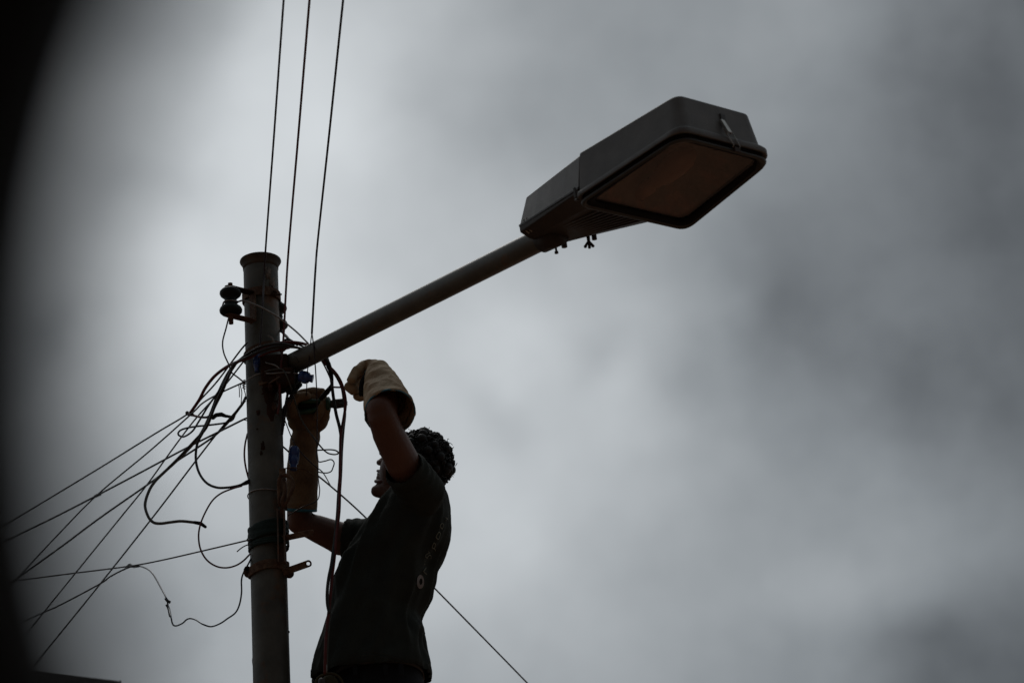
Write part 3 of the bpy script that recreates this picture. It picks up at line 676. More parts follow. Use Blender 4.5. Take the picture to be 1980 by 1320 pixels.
NSo = P(779.5, 902, 6.345); NSi = P(820, 956, 6.455)
nax = (NSo-NSi).normalized()
cyl(bm, NSi, NSo, .060, .0545, 32); ball(bm, P(817, 953, 6.45), .061, 3)
FSo = P(667, 1041, 6.745); FSi = P(735, 1050, 6.74); fax = (FSo-FSi).normalized()
cyl(bm, FSi, FSo, .066, .055, 32); ball(bm, P(735, 1052, 6.73), .064, 3)
capsule(bm, P(768, 982, 6.62), P(800, 962, 6.62), .030, .045)
me = remesh(bm, .0042, 6, 'shirt')
# wrinkles: long soft folds pulled from the raised shoulder to the hem, finer creases near the sleeves
zh = P(720, 1314, 6.6).z
co = np.empty(len(me.vertices)*3); me.vertices.foreach_get('co', co); co = co.reshape(-1, 3)
no = np.empty(len(me.vertices)*3); me.vertices.foreach_get('normal', no); no = no.reshape(-1, 3)
sh = P(820, 940, 6.45); lowc = P(700, 1300, 6.5); axd = (lowc-sh).normalized(); px_, py_, _ = basis(axd)
for i in range(len(co)):
    p = Vector(co[i]); q = p-sh; s_ = q.dot(axd); a_, b_ = q.dot(px_), q.dot(py_)
    nv = noise.noise(Vector((a_*22 + s_*1.5, b_*22, s_*3.2)))
    ridge = 1-abs(nv)*2.4
    n2_ = noise.noise(Vector((a_*40, b_*40, s_*11+7)))
    tn = min(1, max(0, (s_+.05)/.2))
    dsp = .0150*(ridge-.35)*tn*(.5+.5*tn) + .0034*n2_
    for o_, ax_, am_ in ((NSo, nax, .0022), (FSo, fax, .0016)):      # crinkled sleeve hems
        t_ = (p-o_).dot(ax_); rr_ = ((p-o_)-ax_*t_).length
        if rr_ < .09 and -.12 < t_ < .03: dsp = dsp*.45 + am_*math.sin(t_*200 + 3*noise.noise(p*18))*min(1, (t_+.12)/.1)
    co[i] = p + Vector(no[i])*dsp
    if abs(p.z-zh) < .012: co[i][2] = zh + .004*noise.noise(p*14)
me.vertices.foreach_set('co', co.ravel()); me.update()
bm = bmesh.new(); bm.from_mesh(me); bpy.data.meshes.remove(me)
dele = []
for f in bm.faces:
    c = f.calc_center_median()
    if f.normal.z < -.75 and c.z < zh+.02: dele.append(f); continue
    for o_, ax_ in ((NSo, nax), (FSo, fax)):
        if f.normal.dot(ax_) > .72 and abs((c-o_).dot(ax_)) < .016 and (c-o_).length < .062: dele.append(f); break
bmesh.ops.delete(bm, geom=dele, context='FACES')
shirt = obj('shirt', bm, 'shirt', root)
sm = shirt.modifiers.new('solid', 'SOLIDIFY'); sm.thickness = .0022; sm.offset = 1
shirt.modifiers.new('sm', 'SMOOTH').iterations = 1
bpy.context.view_layer.update()
# stitched hem lines
def cast(px_, py_, off=.0012):
    dg = bpy.context.evaluated_depsgraph_get(); d = ray(px_, py_).normalized(); mi = shirt.matrix_world.inverted()
    ok, lo, nr, _ = shirt.ray_cast(mi @ EYE, (mi.to_3x3() @ d).normalized())
    if not ok: return None
    return shirt.matrix_world @ lo + (shirt.matrix_world.to_3x3() @ nr).normalized()*(off+.0022)
M['stitch'] = mat('hem_stitch', (.04, .037, .026), .9, 0, .2, .3, 60, None, bump=0)
for dy in (0, 6):
    pts = [cast(x, y-dy) for x, y in ((672, 1273), (690, 1269), (710, 1267), (735, 1269), (760, 1276), (785, 1285), (805, 1294))]
    pts = [p for p in pts if p]
    if len(pts) > 3:
        bm = bmesh.new(); tube(bm, pts, .0006, 4, 4); obj('hem_stitching', bm, 'stitch', shirt)
# printed characters down the back: outline strokes on the cloth
def stroke(bm, pts, r_=.0012):
    q = []
    for a, b in zip(pts[:-1], pts[1:]):
        for k in range(4):
            t = k/4; c = cast(a[0]+(b[0]-a[0])*t, a[1]+(b[1]-a[1])*t)
            if c: q.append(c)
    c = cast(*pts[-1])
    if c: q.append(c)
    if len(q) > 1: tube(bm, q, r_, 5, 1, False)
def zp(lst): return [(780+x/8.25, 1000+y/8.25) for x, y in lst]
glyphs = [zp([(655, 0), (690, 25), (655, 45)]), zp([(600, 90), (625, 110), (618, 150), (598, 178), (580, 155), (583, 115), (600, 90)]),
          zp([(555, 232), (575, 255), (545, 345), (512, 322), (528, 270), (555, 232)]), zp([(480, 392), (500, 420), (480, 480), (455, 480), (445, 455), (480, 392)]),
          zp([(478, 480), (500, 520)]), zp([(385, 540), (400, 555), (345, 590), (335, 625), (362, 640), (375, 612), (400, 590), (422, 600), (420, 650)]),
          zp([(345, 800), (300, 855), (350, 905)])]
M_ = bmesh.new()
for g_ in glyphs: stroke(M_, g_)
for x, y in zp([(323, 692), (321, 742)]):
    c = cast(x, y)
    if c: ball(M_, c, .0016, 1)
if len(M_.verts): obj('back_lettering', M_, 'print', shirt)
bm = bmesh.new(); em = [(780+x/8.25, 1000+y/8.25) for x, y in [(258+math.cos(a)*58, 1020+math.sin(a)*112) for a in [2*PI*i/20 for i in range(20)]]]
ctr = cast(780+258/8.25, 1000+1020/8.25); hole = [(780+(265+math.cos(a)*26)/8.25, 1000+(1015+math.sin(a)*50)/8.25) for a in [2*PI*i/20 for i in range(20)]]
eo = [cast(*p, .0006) for p in em]; ei = [cast(*p, .0006) for p in hole]
if all(eo) and all(ei):
    a_ = [bm.verts.new(p) for p in eo]; b_ = [bm.verts.new(p) for p in ei]
    for i in range(20): bm.faces.new((a_[i], a_[(i+1) % 20], b_[(i+1) % 20], b_[i]))
    obj('emblem', bm, 'printgrey', shirt)
else: bm.free()
# --- trousers, belt, boots, pouch
bm = bmesh.new(); ringloft(bm, [hsec(y, xl, xr, b) for y, xl, xr, b in ((1262, 660, 806, .125), (1290, 655, 812, .13), (1330, 648, 822, .135), (1380, 645, 830, .14))][::-1])
for h_, k_, f_ in feet: capsule(bm, h_, k_, .088, .07); capsule(bm, k_, f_+Vector((0, 0, .03)), .075, .062)
me = remesh(bm, .007, 4, 'trousers'); tro = link('trousers', me, 'trouser', root)
bm = bmesh.new(); A = hsec(1312, 649, 818, .137); Bq = hsec(1290, 650, 816, .136)
rings = [[p*1 for p in Bq], [p*1 for p in A]]
cA = sum(A, Vector())/len(A); cB = sum(Bq, Vector())/len(Bq)
vr = [[bm.verts.new(c + (p-c)*k) for p in ring] for ring, c, k in ((Bq, cB, 1.0), (Bq, cB, 1.03), (A, cA, 1.03), (A, cA, 1.0))]
for q in range(4):
    a, b = vr[q], vr[(q+1) % 4]
    for i in range(len(a)): bm.faces.new((a[i], a[(i+1) % len(a)], b[(i+1) % len(a)], b[i]))
belt = obj('belt', bm, 'belt', tro)
for x in (686, 745, 775):
    bm = bmesh.new(); a, b = P(x, 1283, 6.6-.143), P(x+1, 1305, 6.6-.143); d = (b-a).normalized(); box(bm, (a+b)/2, d, d.cross(Y_).normalized(), Y_, (b-a).length, .012, .004); obj('belt_loop', bm, 'trouser', tro, False, .001)
for h_, k_, f_ in feet:
    bm = bmesh.new(); capsule(bm, f_+Vector((.01, 0, .02)), f_+Vector((0, 0, -.02)), .056, .052); capsule(bm, f_+Vector((0, 0, -.03)), f_+Vector((-.17, 0, -.055)), .048, .042); box(bm, f_+Vector((-.08, 0, -.095)), X, Y_, Z, .27, .09, .02)
    me = remesh(bm, .007, 3, 'boot'); link('boot', me, 'boot', root)
# --- gloves
def finger(bm, pts, r0_, r1_):
    n = len(pts)
    for i in range(n-1): capsule(bm, pts[i], pts[i+1], tl(r0_, r1_, i/(n-1)), tl(r0_, r1_, (i+1)/(n-1)), 12)
k = mp
def glove_finish(bm, name, mt, vox, seed, rims, scale=.0022):
    me = remesh(bm, vox, 3, name); c_ = np.empty(len(me.vertices)*3); me.vertices.foreach_get('co', c_); c_ = c_.reshape(-1, 3)
    n_ = np.empty(len(me.vertices)*3); me.vertices.foreach_get('normal', n_); n_ = n_.reshape(-1, 3)
    for i in range(len(c_)):
        p = Vector(c_[i]); f = 1-abs(noise.noise(p*Vector((1, 1, 1)).x*22+Vector((seed, 0, 0))))*2.2; f2 = noise.noise(p*60)
        c_[i] = p + Vector(n_[i])*(scale*f + scale*.35*f2)
    me.vertices.foreach_set('co', c_.ravel()); me.update(); b2 = bmesh.new(); b2.from_mesh(me); bpy.data.meshes.remove(me)
    dl = []
    for f in b2.faces:
        c = f.calc_center_median()
        for o_, ax_, rr in rims:
            if f.normal.dot(ax_) > .7 and abs((c-o_).dot(ax_)) < .012 and (c-o_).length < rr*.985: dl.append(f); break
    bmesh.ops.delete(b2, geom=dl, context='FACES')
    o = obj(name, b2, mt, root); s = o.modifiers.new('solid', 'SOLIDIFY'); s.thickness = .0025; s.offset = -1
    return o
def rim_ring(c, ax, r, mt, parent, th=.0032, wob=0):
    x, y, d = basis(ax); bm = bmesh.new(); n = 48; rings = []
    pts = [c + x*math.cos(2*PI*i/n)*r*(1+wob*math.sin(2*PI*i/n*2)) + y*math.sin(2*PI*i/n)*r for i in range(n)]
    vr = []
    for i in range(n):
        t = (pts[(i+1) % n]-pts[i-1]).normalized(); o_ = (pts[i]-c).normalized(); q = t.cross(o_)
        vr.append([bm.verts.new(pts[i] + o_*math.cos(a)*th*.55 + q*math.sin(a)*th*1.3) for a in [2*PI*j/8 for j in range(8)]])
    for i in range(n):
        for j in range(8): bm.faces.new((vr[i][j], vr[(i+1) % n][j], vr[(i+1) % n][(j+1) % 8], vr[i][(j+1) % 8]))
    return obj('cuff_binding', bm, mt, parent)
# near glove (raised elbow, wide cuff open towards the camera)
RC = P(754, 797, 6.255); wr = P(730, 716, 6.40); gax = (RC-wr).normalized()
gax = (gax*1.0 - FWD*.12).normalized()
bm = bmesh.new(); x, y, d = basis(gax)
secs = [(wr - gax*.008, .019), (wr + gax*.008, .0275), (wr + gax*.024, .034), (P(738, 742, 6.355), .045), (P(746, 770, 6.305), .056), (RC, .0665)]
ringloft(bm, [[p + x*math.cos(2*PI*i/36)*r + y*math.sin(2*PI*i/36)*r for i in range(36)] for p, r in secs])
ball(bm, P(733, 713, 6.41), (.026, .027, .024), 3)
capsule(bm, P(730, 713, 6.41), P(711, 711, 6.44), .024, .0215)                     # back of the hand
capsule(bm, P(714, 707, 6.42), P(697, 712, 6.43), .0165, .0125)
finger(bm, [P(700, 710, 6.415), P(688, 720, 6.405), P(680, 732, 6.395)], .0135, .0105)   # index
finger(bm, [P(700, 720, 6.45), P(684, 737, 6.44), P(675.5, 747, 6.42), P(683, 754, 6.42)], .0135, .0105)
finger(bm, [P(704, 722, 6.475), P(690, 736, 6.475), P(680, 749, 6.465), P(684, 752, 6.45)], .014, .011)
finger(bm, [P(707, 728, 6.495), P(696, 742, 6.495), P(688, 750, 6.485)], .012, .010)
finger(bm, [P(716, 746, 6.43), P(708, 762, 6.43), P(698, 767, 6.435), P(690, 767, 6.44)], .0125, .0098); ball(bm, P(697, 748, 6.50), (.022, .008, .024), 2)   # thumb
g1 = glove_finish(bm, 'glove', 'glove', .0026, 3, [(RC, gax, .0665)], .0042)
g1['label'] = 'tan leather gauntlet glove with teal cuff binding'
rim_ring(RC - gax*.001, gax, .0662, 'trim', g1)
# far glove (upright, gripping the pliers)
RC2 = P(582, 985, 6.678); ax2 = (RC2-P(586, 900, 6.63)).normalized()
bm = bmesh.new(); x, y, d = basis(ax2)
secs = [(P(592, 832, 6.585), .037), (P(590, 850, 6.60), .0395), (P(587, 868, 6.61), .0395), (P(585, 905, 6.63), .0425), (P(583, 945, 6.655), .0435), (RC2, .043)]
ringloft(bm, [[p + x*math.cos(2*PI*i/36)*r + y*math.sin(2*PI*i/36)*r for i in range(36)] for p, r in secs])
ball(bm, P(595, 815, 6.575), (.056, .034, .036), 3)
capsule(bm, P(575, 805, 6.575), P(617, 803, 6.575), .029, .029)
ball(bm, P(624, 795, 6.57), (.0185, .024, .03), 3); ball(bm, P(597, 785, 6.585), (.044, .016, .034), 3)
finger(bm, [P(566, 800, 6.53), P(563, 782, 6.52), P(574, 769, 6.515), P(592, 765, 6.52)], .0165, .0125)   # thumb side
finger(bm, [P(562, 800, 6.555), P(566, 775, 6.555), P(584, 762, 6.555), P(606, 758, 6.55), P(621, 759, 6.535)], .015, .0125)  # index over the top
finger(bm, [P(628, 796, 6.585), P(631, 778, 6.575), P(619, 768, 6.555), P(604, 770, 6.54)], .014, .011)
finger(bm, [P(626, 806, 6.545), P(631, 790, 6.53), P(626, 778, 6.52)], .0125, .0105)
finger(bm, [P(612, 806, 6.53), P(618, 796, 6.52), P(622, 786, 6.515)], .0115, .010)
g2 = glove_finish(bm, 'glove', 'gloveold', .003, 9, [(RC2, ax2, .043)], .0022)
g2['label'] = 'soiled brown gauntlet glove gripping the pliers'
rim_ring(RC2, ax2, .0432, 'trim', g2)

# ------------------------------------------------------------------ pliers in the far hand
pl = thing('pliers', 'green handled pliers gripped in the upright brown glove', 'pliers', P(610, 785, 6.52))
for dy, nm in ((-9, 0), (8, 1)):
    bm = bmesh.new(); chain(bm, [P(577, 787+dy*1.25, 6.53), P(600, 786+dy*1.1, 6.525), P(622, 783+dy*.8, 6.525), P(638, 781+dy*.45, 6.525)], [.0065, .0072, .0068, .0058]); obj('handle', bm, 'greenplastic', pl)
bm = bmesh.new(); chain(bm, [P(578, 785, 6.545), P(598, 785, 6.54), P(618, 783, 6.54)], [.0125, .0165, .0135]); obj('hollow_fill', bm, 'rubber', pl)  # added black core, stands in for the shade inside the fist
bm = bmesh.new(); lathe(bm, P(631, 781, 6.525), P(645, 780.5, 6.525)-P(631, 781, 6.525), [(0, .008), (0, .0195), (.003, .0215), (.0085, .020), (.0125, .013), (.0125, .007)], 18); obj('hand_guard', bm, 'greenplastic', pl)
bm = bmesh.new(); a, b = P(640, 780.5, 6.525), P(671, 779.5, 6.525)
for s_ in (-1, 1):
    chain(bm, [a, P(650, 780.5+s_*3, 6.525), P(662, 779+s_*3, 6.525), P(669, 779.5+s_*2, 6.525)], [.011, .0095, .0085, .0045])
obj('jaws', bm, 'toolsteel', pl)
bm = bmesh.new(); c = P(651, 780.5, 6.512); cyl(bm, c-Y_*.004, c+Y_*.02, .006, n=16); obj('pivot', bm, 'boltm', pl, False, .0008)

ct = thing('wire_cutter', 'small black wire cutter held in the raised tan glove', 'wire cutter', P(703, 742, 6.40))  # its black pieces also supply the dark hollow between fingers and cuff
for q in (-1, 1):
    bm = bmesh.new(); chain(bm, [P(708+q*1.5, 722, 6.395), P(703+q*3, 738, 6.39), P(701+q*3.4, 752, 6.39), P(699+q*2, 763, 6.395)], [.004, .0062, .0062, .0045]); obj('grip', bm, 'rubber', ct)
bm = bmesh.new(); capsule(bm, P(707, 722, 6.40), P(710, 712, 6.42), .006, .004); obj('jaws', bm, 'toolsteel', ct)

# ------------------------------------------------------------------ pouch on the belt
po = thing('tool_pouch', 'olive canvas tool pouch with piped rim at the bottom of the frame', 'pouch', P(636, 1330, 6.42))
bm = bmesh.new(); tube(bm, [P(x, y, 6.42) for x, y in ((610, 1330), (612, 1314), (622, 1305), (638, 1301), (652, 1305), (661, 1316), (664, 1332))], .0034, 8); obj('rim', bm, 'olive', po)
bm = bmesh.new(); capsule(bm, P(636, 1345, 6.45), P(637, 1322, 6.45), .034, .024); capsule(bm, P(636, 1400, 6.45), P(636, 1345, 6.45), .045, .036); obj('bag', bm, 'olive', po)
bm = bmesh.new(); capsule(bm, P(619, 1330, 6.40), P(622, 1317, 6.40), .009, .010); obj('flap', bm, 'boot', po)

# ------------------------------------------------------------------ ladder under the worker's feet (below the picture)
fz_ = feet[0][2].z - .125; lx = feet[0][2].x-.06
nm = Matrix.Translation((root.location.x, root.location.y, fz_)); root.matrix_world = nm
for ch in root.children: ch.matrix_parent_inverse = nm.inverted()
bpy.context.view_layer.update()
lad = thing('ladder', 'wooden ladder leaning on the pole under the worker', 'ladder', Vector((lx+.3, 6.6, 0)))
for s in (-1, 1):
    bm = bmesh.new(); a, b = Vector((PX+1.05, 6.6+s*.24, 0)), Vector((PX+.10, 6.6+s*.24, 3.0)); d = (b-a).normalized(); box(bm, (a+b)/2, d, Y_, d.cross(Y_), (b-a).length, .03, .07); obj('rail', bm, 'wood', lad, False, .003)
def lxz(z): return PX+1.05-.95*z/3.0
for i in range(9):
    z = fz_-.02-.3*(i-1)
    if z > 2.95 or z < .1: continue
    bm = bmesh.new(); cyl(bm, Vector((lxz(z), 6.37, z)), Vector((lxz(z), 6.83, z)), .016, n=12); obj('rung', bm, 'wood', lad)
lad.location.x += 0

# ------------------------------------------------------------------ blue line clamps
def barrel(name, pts, r, label, spin=0):
    t = thing(name, label, 'connector', pts[0], 'blue plastic connectors')
    a, b = pts; d = b-a; Ln = d.length; bm = bmesh.new()
    lathe(bm, a, d, [(0, r*.5), (0, r*.9), (Ln*.08, r), (Ln*.3, r*1.05), (Ln*.36, r*.82), (Ln*.44, r*.82), (Ln*.5, r*1.05), (Ln*.72, r), (Ln*.78, r*.7), (Ln*.86, r*.75), (Ln, r*.8), (Ln, r*.4)], 18)
    obj('body', bm, 'blueplastic', t)
    bm = bmesh.new(); x, y, d_ = basis(d); box(bm, a + d*.35 + y*r*.9, d_, x, y, Ln*.5, r*.7, r*.5); box(bm, a+d*.45 - y*r*.9, d_, x, y, Ln*.3, r*.9, r*.5); obj('lug', bm, 'blueplastic', t, False, .001)
    return t
barrel('wire_connector', (P(578, 727, 6.42), P(605, 732, 6.42)), .0145, 'blue plastic connector hanging just under the arm root')
barrel('wire_connector', (P(496, 684, 6.435), P(497, 719, 6.435)), .0085, 'narrow blue connector standing on the front of the pole')
barrel('wire_connector', (P(569, 864, 6.50), P(567, 908, 6.50)), .0125, 'long blue connector in front of the brown glove forearm')

# ------------------------------------------------------------------ wires and cables, each one its own thing
def wire(name, pts, rpx, mt, label, cat='wire', group=None, per=8, Yd=6.42, smooth=True, n=8):
    q = [P(p[0], p[1], p[2] if len(p) > 2 else Yd) for p in pts]; bm = bmesh.new(); tube(bm, q, rpx*mp, n, per, smooth)
    return tag(obj(name, bm, mt), label, cat, group)
OV = 'overhead line wires rising out of the top of the picture'
def overhead(pts2, mt, label, extra, rpx=1.9):
    # level wires coming over the camera: keep the height of the pole end, follow the image line
    a = P(*pts2[0]); b0 = ray(*pts2[1][:2]); t = (a.z+.02-EYE.z)/b0.z; b = EYE + b0*t
    d = (b-a); q = [P(*e_) for e_ in extra] + [a, a+d*.5 - Z*.004, b, a+d*2, a+d*9]
    bm = bmesh.new(); tube(bm, q, rpx*mp, 8, 8); tag(obj('overhead_wire', bm, mt), label, 'wire', OV)
overhead([(513, 490, 6.40), (548.5, 0)], 'linewire', 'leftmost overhead wire, passing in front of the pole top', [(500, 680, 6.42), (503, 660, 6.41), (508, 590, 6.405)])
overhead([(559, 470, 6.42), (598.5, 0)], 'redcable', 'middle overhead wire, reddish, dropping past the right side of the pole', [(537, 800, 6.43), (541, 770, 6.42), (541, 740, 6.41), (545, 690, 6.41), (549, 640, 6.42), (553, 560, 6.42)], 2.1)
overhead([(615, 460, 6.40), (663.5, 0)], 'linewire', 'rightmost overhead wire, meeting a forked joint above the arm', [(603, 645, 6.38), (606, 590, 6.39), (610, 520, 6.40)], 2.1)
wire('jumper_wire', [(603, 643, 6.38), (600, 668, 6.36), (597, 700, 6.38), (594, 722, 6.41), (593, 750, 6.46), (592, 765, 6.50)], 1.0, 'linewire', 'left strand of the fork below the rightmost overhead wire')
wire('jumper_wire', [(603, 643, 6.38), (606, 665, 6.345), (609, 700, 6.35), (611, 730, 6.40), (613, 780, 6.45), (613, 862, 6.50), (612, 880, 6.50), (616, 892, 6.5), (628, 891, 6.5), (640, 888, 6.5), (646, 894, 6.5), (644, 903, 6.5), (640, 911, 6.5), (630, 914, 6.5), (614, 912, 6.5)], 1.2, 'linewire', 'right strand of the fork, falling to a small curl beside the brown glove')
wire('insulator_wire', [(430, 592, 6.40), (434, 583, 6.385), (447, 580, 6.38), (460, 583, 6.39), (468, 581, 6.39), (480, 584, 6.40), (505, 594, 6.40), (530, 608, 6.41), (552, 624, 6.42), (575, 643, 6.40), (596, 664, 6.37)], 1.7, 'barewire', 'pale bare wire running from the left insulator across the pole to the arm')
wire('insulator_wire', [(470, 580, 6.39), (460, 584, 6.385), (450, 596, 6.385), (443, 612, 6.40), (437, 635, 6.42), (430.5, 661, 6.44), (433, 683, 6.45), (443, 706, 6.46), (447, 719, 6.46), (462, 731, 6.46), (475, 742, 6.46)], 1.5, 'linewire', 'thin dark wire hanging from the left insulator down to the pole side')
SL = 'service wires fanning down to the left'
far = 7.8
def lineto(pts, rpx, mt, label):        # pts: near the pole first; Y grows steadily along the run
    n = len(pts); tot = [0]
    for a, b in zip(pts[:-1], pts[1:]): tot.append(tot[-1]+math.hypot(b[0]-a[0], b[1]-a[1]))
    q = [(p[0], p[1], 6.43 + (far-6.43)*min(1, t/620.)**1.2) for p, t in zip(pts, tot)]
    a, b = q[-2], q[-1]; dl = math.hypot(b[0]-a[0], b[1]-a[1]); s = 420/dl
    q.append((b[0]+(b[0]-a[0])*s, b[1]+(b[1]-a[1])*s, HY))
    wire('service_wire', q, rpx, mt, label, 'wire', SL, 8)
lineto([(478, 662), (462, 681), (420, 737), (390, 770), (364, 799), (300, 838), (180, 912), (5, 1017)], 1.7, 'blackcable', 'uppermost service wire to the left, tied through the knobbed joint')
lineto([(475, 737), (425, 760), (392, 779), (370, 800), (290, 871), (187, 957), (110, 1035), (32, 1118)], 1.6, 'blackcable', 'service wire from the knobbed joint that steepens past a dark splice')
lineto([(477, 808), (468, 812), (420, 836), (360, 866), (270, 914), (188, 957), (104, 1000), (5, 1048)], 1.9, 'blackcable', 'service wire whose pole end forks in two, crossing the dark splice')
lineto([(474, 774), (450, 806), (420, 838), (379, 867), (338, 894), (300, 926), (194, 1000), (120, 1055), (28, 1121)], 2.0, 'blackcable', 'gently bent service wire below the thick grey cable end')
lineto([(482, 683), (469, 701), (425, 757), (376, 812), (327, 877), (284, 937), (233, 1000), (140, 1114), (46, 1230)], 1.6, 'blackcable', 'steep straight service wire that passes through the small blue loop')
lineto([(474, 775), (452, 800), (425, 831), (382, 886), (295, 1000), (180, 1145), (62, 1290)], 1.7, 'blackcable', 'lowest and steepest service wire to the left')
lineto([(486, 1042), (470, 1046), (385, 1066), (310, 1083), (250, 1094), (140, 1108), (32, 1122)], 1.5, 'linewire', 'nearly level service wire leaving the pole at the green tape')
lineto([(262, 1093), (245, 1098), (215, 1113), (190, 1130), (110, 1172), (42, 1202)], 1.5, 'blackcable', 'short service wire from the small black clip down to the left edge')
wire('fork_end', [(479, 813, 6.45), (471, 811.5, 6.43), (465, 813, 6.43)], 1.0, 'greycable', 'tiny forked wire end touching the left edge of the pole')
wire('drooping_wire', [(240, 1096, 7.6), (262, 1093, 7.55), (282, 1098, 7.4), (296, 1110, 7.3), (310, 1134, 7.2), (321, 1155, 7.1), (325, 1170, 7.1), (330, 1190, 7.0), (334, 1206, 7.0), (341, 1209, 7.0), (353, 1204, 6.95), (361, 1197, 6.9), (369, 1195, 6.9), (379, 1198, 6.85), (392, 1206, 6.8), (408, 1210.5, 6.8), (425, 1205, 6.7), (440, 1195, 6.7), (455, 1184, 6.6), (463, 1168, 6.6), (467, 1145, 6.55), (467, 1120, 6.5), (472, 1104, 6.5), (480, 1090, 6.48), (486, 1078, 6.48)], 1.6, 'bluecable', 'wavy dark wire drooping from the small black clip to the lower clamp')
for pts, lab in (([(320, 1156, 7.1), (324, 1161, 7.1), (329, 1164, 7.1)], 'upper taped knot on the wavy drooping wire'), ([(322, 1168, 7.1), (326, 1176, 7.1), (329, 1190, 7.05)], 'lower taped knot on the wavy drooping wire'), ([(244, 1096, 7.6), (251, 1091, 7.6), (257, 1095, 7.55), (268, 1094, 7.5)], 'small black clip where two left service wires meet')):
    wire('taped_knot', pts, 3.0 if 'clip' not in lab else 2.6, 'rubber', lab, 'splice')
wire('taped_splice', [(184, 959, 7.62), (188, 957, 7.6), (193, 955, 7.58)], 3.6, 'rubber', 'small dark splice where two left service wires cross', 'splice')
# knobbed joint
jt = thing('wire_joint', 'knobbed grey wire joint with a taped tail, left of the pole', 'splice', P(364, 799, 6.7))
bm = bmesh.new(); ball(bm, P(362, 798, 6.66), .0058, 2); obj('knob', bm, 'greycable', jt); bm = bmesh.new(); capsule(bm, P(364, 800, 6.66), P(373, 802, 6.64), .0055, .0045); obj('collar', bm, 'boltm', jt)
wire('red_cable', [(600, 668, 6.44), (580, 663, 6.40), (560, 661.5, 6.38), (535, 664, 6.38), (510, 674, 6.39), (485, 690, 6.41), (460, 699, 6.44), (440, 708, 6.5), (415, 727, 6.55), (397, 750, 6.6), (385, 773, 6.62), (368, 798, 6.65)], 3.1, 'redcable', 'thick red cable arching from the arm round the pole to the knobbed joint', 'cable')
wire('red_cable', [(366, 800, 6.65), (378, 804, 6.63), (392, 806.5, 6.6), (408, 806, 6.6)], 2.3, 'redcable', 'short red cable between the knobbed joint and the black taped splice', 'cable')
bm = bmesh.new(); chain(bm, [P(x, y, 6.58) for x, y in ((402, 806), (412, 807), (418, 802), (428, 801), (436, 804), (450, 806))], [3*mp, 4.4*mp, 4.2*mp, 4.6*mp, 3.4*mp, 2.6*mp]); tag(link('taped_splice', remesh(bm, .0014, 2), 'rubber'), 'lumpy black taped splice left of the pole', 'splice')
wire('blue_cable', [(450, 807, 6.58), (455, 799, 6.56), (463, 788, 6.53), (469, 780, 6.5), (475, 768, 6.47)], 2.8, 'bluecable', 'dark blue cable from the taped splice to the pole', 'cable')
wire('blue_cable', [(456, 796, 6.54), (452, 808, 6.56), (447, 813, 6.56), (436, 817, 6.56), (425, 819, 6.56), (400, 822, 6.57), (380, 824, 6.58), (362, 827, 6.58), (350, 831, 6.58), (344.5, 837, 6.58), (347, 842, 6.58), (355, 844, 6.58), (365, 839, 6.57), (374, 831, 6.56), (381, 820, 6.56), (389, 807, 6.55), (403, 784, 6.53), (422, 757, 6.5), (441, 727, 6.47), (455, 706, 6.45)], 1.9, 'bluecable', 'thin blue cable making a narrow flat loop left of the pole', 'cable')
wire('grey_cable', [(545, 668, 6.385), (520, 672, 6.39), (495, 682, 6.40), (472, 693, 6.43), (455, 703, 6.45), (443, 718, 6.47), (432, 738, 6.49), (420, 765, 6.51), (409, 795, 6.53), (398, 820, 6.55), (386, 842, 6.56), (366, 866, 6.58), (342, 890, 6.6), (318, 912, 6.6), (300, 930, 6.6), (288, 949, 6.6), (280.5, 975, 6.6), (286, 997, 6.6), (296, 1009, 6.6), (310, 1011.5, 6.6), (330, 1009, 6.6), (350, 1007, 6.6), (372, 1009, 6.6), (386, 1011, 6.6)], 2.9, 'greycable', 'thick grey cable looping down to a free hanging end left of the pole', 'cable')
bm = bmesh.new(); chain(bm, [P(376, 1009.5, 6.6), P(388, 1011.5, 6.6), P(397, 1018, 6.6)], [.0046, .0055, .0042]); tag(obj('cable_end', bm, 'rubber'), 'black taped tip of the hanging grey cable', 'cable end')
wire('black_cable', [(560, 668, 6.37), (530, 670, 6.375), (500, 680, 6.39), (478, 690, 6.41), (460, 698, 6.44), (450, 708, 6.45), (440, 732, 6.47), (430, 757, 6.49), (416, 785, 6.51), (404, 812, 6.53), (392, 836, 6.54), (382, 856, 6.55), (378.5, 880, 6.55), (381, 902, 6.55), (389, 921, 6.54), (402, 935, 6.53), (420, 942, 6.52), (440, 942, 6.51), (458, 939, 6.5), (474, 934, 6.49)], 2.5, 'blackcable', 'black cable sagging in a wide curve into the left side of the pole', 'cable')
bm = bmesh.new(); chain(bm, [P(466, 937, 6.49), P(476, 933, 6.48), P(484, 929, 6.48)], [.0035, .0062, .006]); tag(obj('cable_boot', bm, 'rubber'), 'black boot where the sagging cable meets the pole', 'cable end')
wire('black_cable', [(575, 672, 6.37), (545, 664, 6.37), (512, 668, 6.385), (488, 678, 6.40), (468, 692, 6.43), (452, 708, 6.45), (442, 728, 6.46), (432, 748, 6.48), (418, 778, 6.50), (410, 800, 6.5), (398, 828, 6.53), (378, 850, 6.56), (352, 878, 6.58), (324, 906, 6.6), (300, 928, 6.65)], 2.6, 'blackcable', 'black cable hugging the thick grey cable down to the left', 'cable')
wire('red_cable', [(478.5, 838, 6.5), (474, 858, 6.49), (472.5, 880, 6.49), (475, 902, 6.49), (481, 926, 6.5)], 1.8, 'redcable', 'short red cable bowing out beside the dented part of the pole', 'cable')
